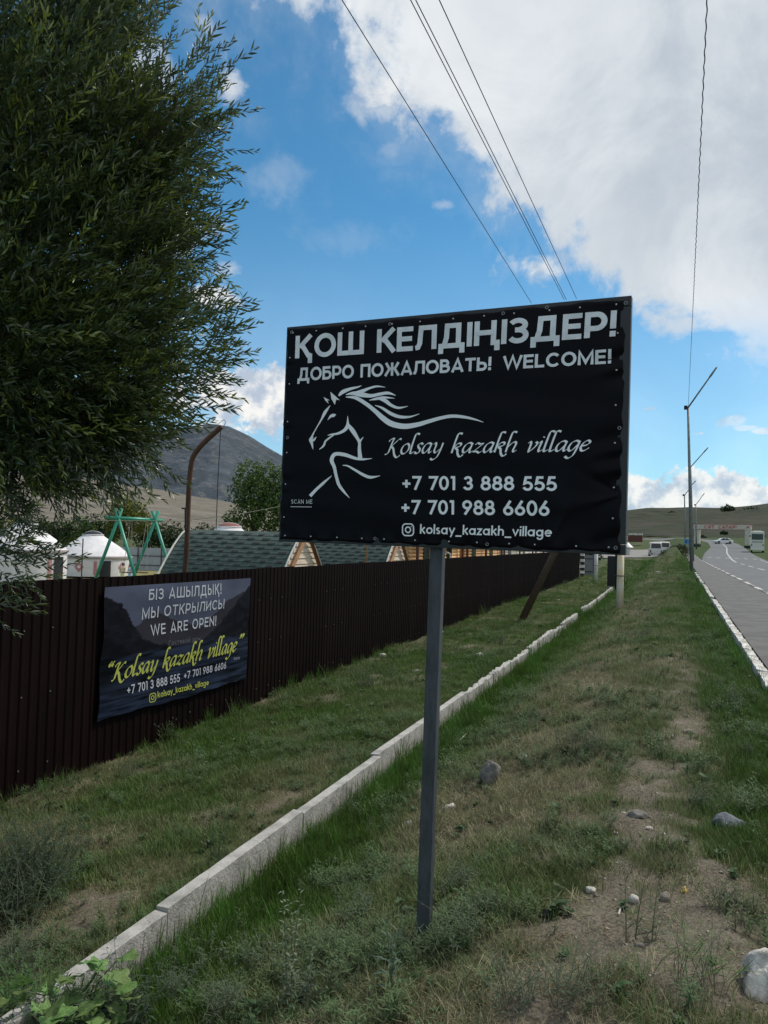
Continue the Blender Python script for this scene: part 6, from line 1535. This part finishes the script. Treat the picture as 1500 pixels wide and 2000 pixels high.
sm_b = mat('blue grey stone', (.15, .165, .19), .9, col2=(.095, .10, .12), vscale=20, bump=.6, bscale=50); sm_t = mat('tan stone', (.23, .20, .16), .9, col2=(.15, .13, .10), vscale=22, bump=.6, bscale=50); sm_p = mat('chipped white painted concrete', (.74, .70, .64), .85, col2=(.22, .20, .17), vscale=13, bump=.9, bscale=35, detail=9)
def stone(px, py, wpx, hpx, m, label, tilt=0.0, name='stone', cat='stone', lift=.25, dz=0, ro=.16):
    g = gnd(px, py+hpx*.35); d = g.dot(FWD); w = wpx/2*d/F; hh_ = hpx/2*d/F
    me = stone_mesh(int(px*3+py), w, (w*.5+hh_*.5)*.9, hh_*.95, ro, 4 if w > .04 else 3); me.materials.append(m)
    o = bpy.data.objects.new(name, me); COL.objects.link(o); o.location = g+Vector((0, 0, hh_*lift+dz)); o.rotation_euler = (0, tilt, YAW+random.uniform(-.2, .2)); tag(o, label, cat); return o
stone(957, 1508, 36, 66, sm_g, 'large grey cobble standing tilted right of the signpost', .35, lift=.55)
stone(930, 1524, 20, 20, sm_g, 'small grey stone touching the left foot of the tilted cobble')
stone(881, 1491, 34, 14, sm_w, 'flat pale stone just right of the signpost, upper one', -.3)
stone(936, 1496, 24, 10, sm_t, 'flat tan stone behind the tilted cobble')
stone(877, 1574, 30, 20, sm_w, 'flat pale stone just right of the signpost, lower one', -.4)
stone(818, 1548, 18, 28, sm_t, 'tan stone half hidden by the left side of the signpost')
stone(800, 1606, 24, 16, sm_w, 'white stone just left of the signpost')
stone(1344, 1426, 22, 16, sm_t, 'pale tan stone on the far part of the trail')
stone(1356, 1438, 12, 8, sm_t, 'small stone touching the one on the far trail')
stone(1245, 1588, 44, 24, sm_g, 'rounded grey stone half sunk in the middle of the trail')
stone(1218, 1587, 9, 6, sm_w, 'tiny pale stone left of the half sunk one')
stone(1428, 1598, 76, 52, sm_b, 'big blue grey rock on the right side of the trail', .08, name='rock', cat='rock', lift=.1)
stone(1268, 1616, 17, 9, sm_w, 'small white stone below the half sunk one')
stone(1202, 1626, 11, 8, sm_w, 'tiny white stone left of the trail middle')
stone(1153, 1735, 22, 19, sm_w, 'round white stone on the bare earth', 0)
stone(1238, 1753, 20, 22, sm_w, 'pale lumpy stone beside the leaning weed')
stone(1300, 1749, 25, 29, sm_t, 'tan squarish stone on the bare earth')
stone(1249, 1844, 20, 12, sm_g, 'small grey stone below the bare patch')
stone(1157, 1908, 13, 12, sm_w, 'small pale stone near the bottom of the bare earth')
stone(1156, 1955, 16, 14, sm_g, 'small dull stone near the bottom edge')
stone(905, 1982, 20, 16, sm_w, 'pale stone near the bottom edge right of the thistle')
stone(777, 1990, 14, 12, sm_w, 'small pale stone at the bottom edge left of the thistle')
stone(1444, 1757, 28, 10, sm_t, 'flat tan stone near the right edge', .3)
stone(1046, 1674, 20, 16, sm_g, 'grey stone left of the bare earth')
stone(802, 1872, 16, 24, sm_g, 'grey stone at the left foot of the signpost')
stone(1512, 1885, 130, 150, sm_p, 'large chipped slab with white paint at the right edge', .30, name='concrete_slab', cat='slab', lift=.05, ro=.24)
stone(748, 1279, 18, 12, sm_w, 'pale stone at the foot of the fence left of the signpost')
stone(863, 1234, 9, 8, sm_w, 'tiny white stone at the fence foot right of the signpost')
stone(1090, 1171, 7, 4, sm_w, 'tiny white speck of stone near the slanting brace')
stone(1285, 1117, 9, 6, sm_w, 'pale stone on top of the far bank')
litm = mat('white plastic litter', (.62, .62, .62), .4, trans=.2, bump=.4, bscale=40); 
def litter(px, py, w, l_, rz, m, label, name='litter', hgt=.012, seed=0):
    g = gnd(px, py); d = g.dot(FWD); a, b = w*d/F/2, l_*d/F/2*1.6; nx_, ny_ = 9, 7; rn = random.Random(int(px)); V_ = []
    for j in range(ny_):
        for i in range(nx_):
            x = -1+2*i/(nx_-1); y = -1+2*j/(ny_-1); V_.append((x*a*(1-.25*y*y)+rn.gauss(0, a*.04), y*b*(1-.3*abs(x))+rn.gauss(0, b*.05), hgt*(1.2+math.sin(x*3+y)+.6*math.sin(y*5))+rn.gauss(0, hgt*.25)))
    me = npmesh('sheet', np.array(V_), gridf(ny_, nx_), m); o = bpy.data.objects.new(name, me); COL.objects.link(o); o.location = g; o.rotation_euler = (.25, 0, rz)
    s_ = o.modifiers.new('thick', 'SOLIDIFY'); s_.thickness = .0015; tag(o, label, 'litter'); return o
litter(932, 1281, 26, 9, YAW-.2, litm, 'white flat piece of plastic on the grass near the fence', hgt=.02)
litter(1024, 1487, 12, 20, YAW, litm, 'crumpled white wrapper on the bank', hgt=.018)
litter(812, 1312, 14, 6, YAW, litm, 'small pale scrap in the grass left of the signpost', hgt=.014)
litter(1335, 1742, 13, 9, YAW+.5, mat('orange yellow leaf', (.50, .36, .10), .6), 'small orange yellow scrap on the bare earth', hgt=.008)
litter(1066, 1790, 26, 14, YAW+.4, mat('black plastic scrap', (.012, .012, .013), .4), 'black plastic scrap left of the bare earth', hgt=.010)
litter(1485, 1365, 26, 16, YAW, mat('black cloth scrap', (.012, .012, .013), .8), 'black scrap lying in the weeds beside the kerb', hgt=.02) if False else None
g1, g2 = gnd(1208, 1789), gnd(1213, 1774); MB().tube([g1+Vector((0, 0, .006)), g2+Vector((0, 0, .008))], .0042, 8).build('cigarette_stub', sm_w, None, label='white cigarette stub on the bare earth', cat='litter')
g1, g2 = gnd(887, 1461), gnd(917, 1434); MB().tube([g1+Vector((0, 0, .01)), (g1+g2)/2+Vector((0, 0, .03)), g2+Vector((0, 0, .04))], [.006, .005, .003], 6).build('stick', mat('bleached stick', (.38, .34, .27), .8), None, label='pale dry stick lying right of the signpost', cat='stick')
g1, g2 = gnd(325, 1463), gnd(340, 1458); 
# gravel bits on the trail: one stuff object
rn = np.random.default_rng(3); Vv, Ff = [], []
icoV = np.array([(0, 0, 1), (.9, 0, .1), (0, .9, .1), (-.9, 0, .1), (0, -.9, .1), (0, 0, -.6)]); icoF = [(0, 1, 2), (0, 2, 3), (0, 3, 4), (0, 4, 1), (5, 2, 1), (5, 3, 2), (5, 4, 3), (5, 1, 4)]
x, y = sample(1.6, 16, 60000, -45, 12); ba, dr_, lu = zones(x, y); ok = (rn.random(len(x)) < np.clip(ba*.9+.03, 0, 1)) & (x > -5.4) & (x < kerbX(y)-.05); x, y = x[ok], y[ok]; z = H(x, y)
Mz = []
for a, b, c_ in zip(x, y, z):
    s_ = .0020+.0100*rn.random()**7; s_ *= 1+.12*math.hypot(a, b)/4; k = len(Vv); jit = rn.uniform(.7, 1.3, (6, 3)); Vv += list(icoV*jit*s_*np.array([1.2, 1, .7])+np.array([a, b, c_])); Ff += [(p+k, q_+k, r_+k) for p, q_, r_ in icoF]
me = npmesh('pebbles', np.array(Vv), np.array(Ff), mat('gravel bits', (.16, .14, .115), .9, col2=(.46, .42, .36), vscale=60), smooth=False)
o = bpy.data.objects.new('pebbles', me); COL.objects.link(o); tag(o, 'small stones and gravel strewn over the bare trail', 'gravel', kind='stuff')
# remove the template collection from view (never linked to the scene)
# extra weeds and dead stems in the foreground
wk = [(430, 1850, 'feathery grey weed between the edging and the goosefoot, upper one'), (500, 1900, 'feathery grey weed behind the goosefoot'), (380, 1900, 'feathery grey weed right of the large leaves'), (640, 1870, 'grey weed between goosefoot and thistle'), (700, 1800, 'grey weed just left of the signpost, upper one'),
      (900, 1850, 'grey weed right of the signpost foot'), (960, 1790, 'loose grey weed between signpost and bare earth'), (890, 1740, 'loose grey weed right of the signpost'), (680, 1590, 'leafy weed beside the edging left of the signpost'), (620, 1650, 'leafy weed in the lush grass beside the edging'), (1010, 1960, 'low weed at the bottom edge right of centre'), (1130, 1960, 'low dark weed at the bottom edge, further right'), (1420, 1780, 'small dark weed near the right edge'), (1370, 1580, 'dark weed behind the blue grey rock')]
for k, (px, py, nm) in enumerate(wk):
    plant(px, py, nm, 26, .13+.05*(k % 3), 1.1, .036, .0055, ag if k % 3 else ag2, 13, seed=50+k)
dsm = mat('dead brown stems', (.20, .14, .075), .85, var=.3, vscale=20)
dd_ = empty('dead_stems', tuple(gnd(1060, 1840)), 'curled dead brown stems left of the bare earth', 'dead stems')
rnd = random.Random(9)
for k in range(26):
    px, py = 1060+rnd.gauss(0, 45), 1850+rnd.gauss(0, 28); g = gnd(px, py); a = rnd.uniform(0, 6.28); l_ = rnd.uniform(.04, .11)
    pts = [g+Vector((math.cos(a+t*.9)*l_*t, math.sin(a+t*.9)*l_*t, .004+.05*math.sin(t*2.6)*rnd.uniform(.4, 1))) for t in np.linspace(0, 1, 7)]
    MB().tube(pts, [.0014]*6+[.0005], 4, cap=False).build('stem', dsm, dd_)

bsl = bpy.data.materials['bright seedling leaves']
plant(15, 1985, 'bright green feathery seedlings in the very corner left of the large leaves', 60, .26, 1.0, .05, .010, bsl, 11, seed=71)
plant(150, 2030, 'bright green seedlings at the bottom edge below the large leaves', 60, .20, 1.1, .05, .010, bsl, 10, seed=72)
plant(40, 1900, 'grey green weed behind the large leaves at the left edge', 40, .26, .9, .04, .007, ag, 13, seed=73)

for k, (px, py, m_, nm) in enumerate(((20, 2075, bsl, 'tall bright green weed in the bottom left corner, leftmost'), (75, 2065, agd, 'dark green weed hiding the end of the edging in the corner'), (130, 2060, bsl, 'tall bright green weed under the large leaves'), (185, 2060, ag, 'grey green weed in front of the edging beside the large leaves'), (245, 2040, agd, 'dark green weed right of the large leaves at the bottom edge'))):
    plant(px, py, nm, 46, .31 if px > 30 else .36, .75, .05, .011, m_, 14, seed=90+k)
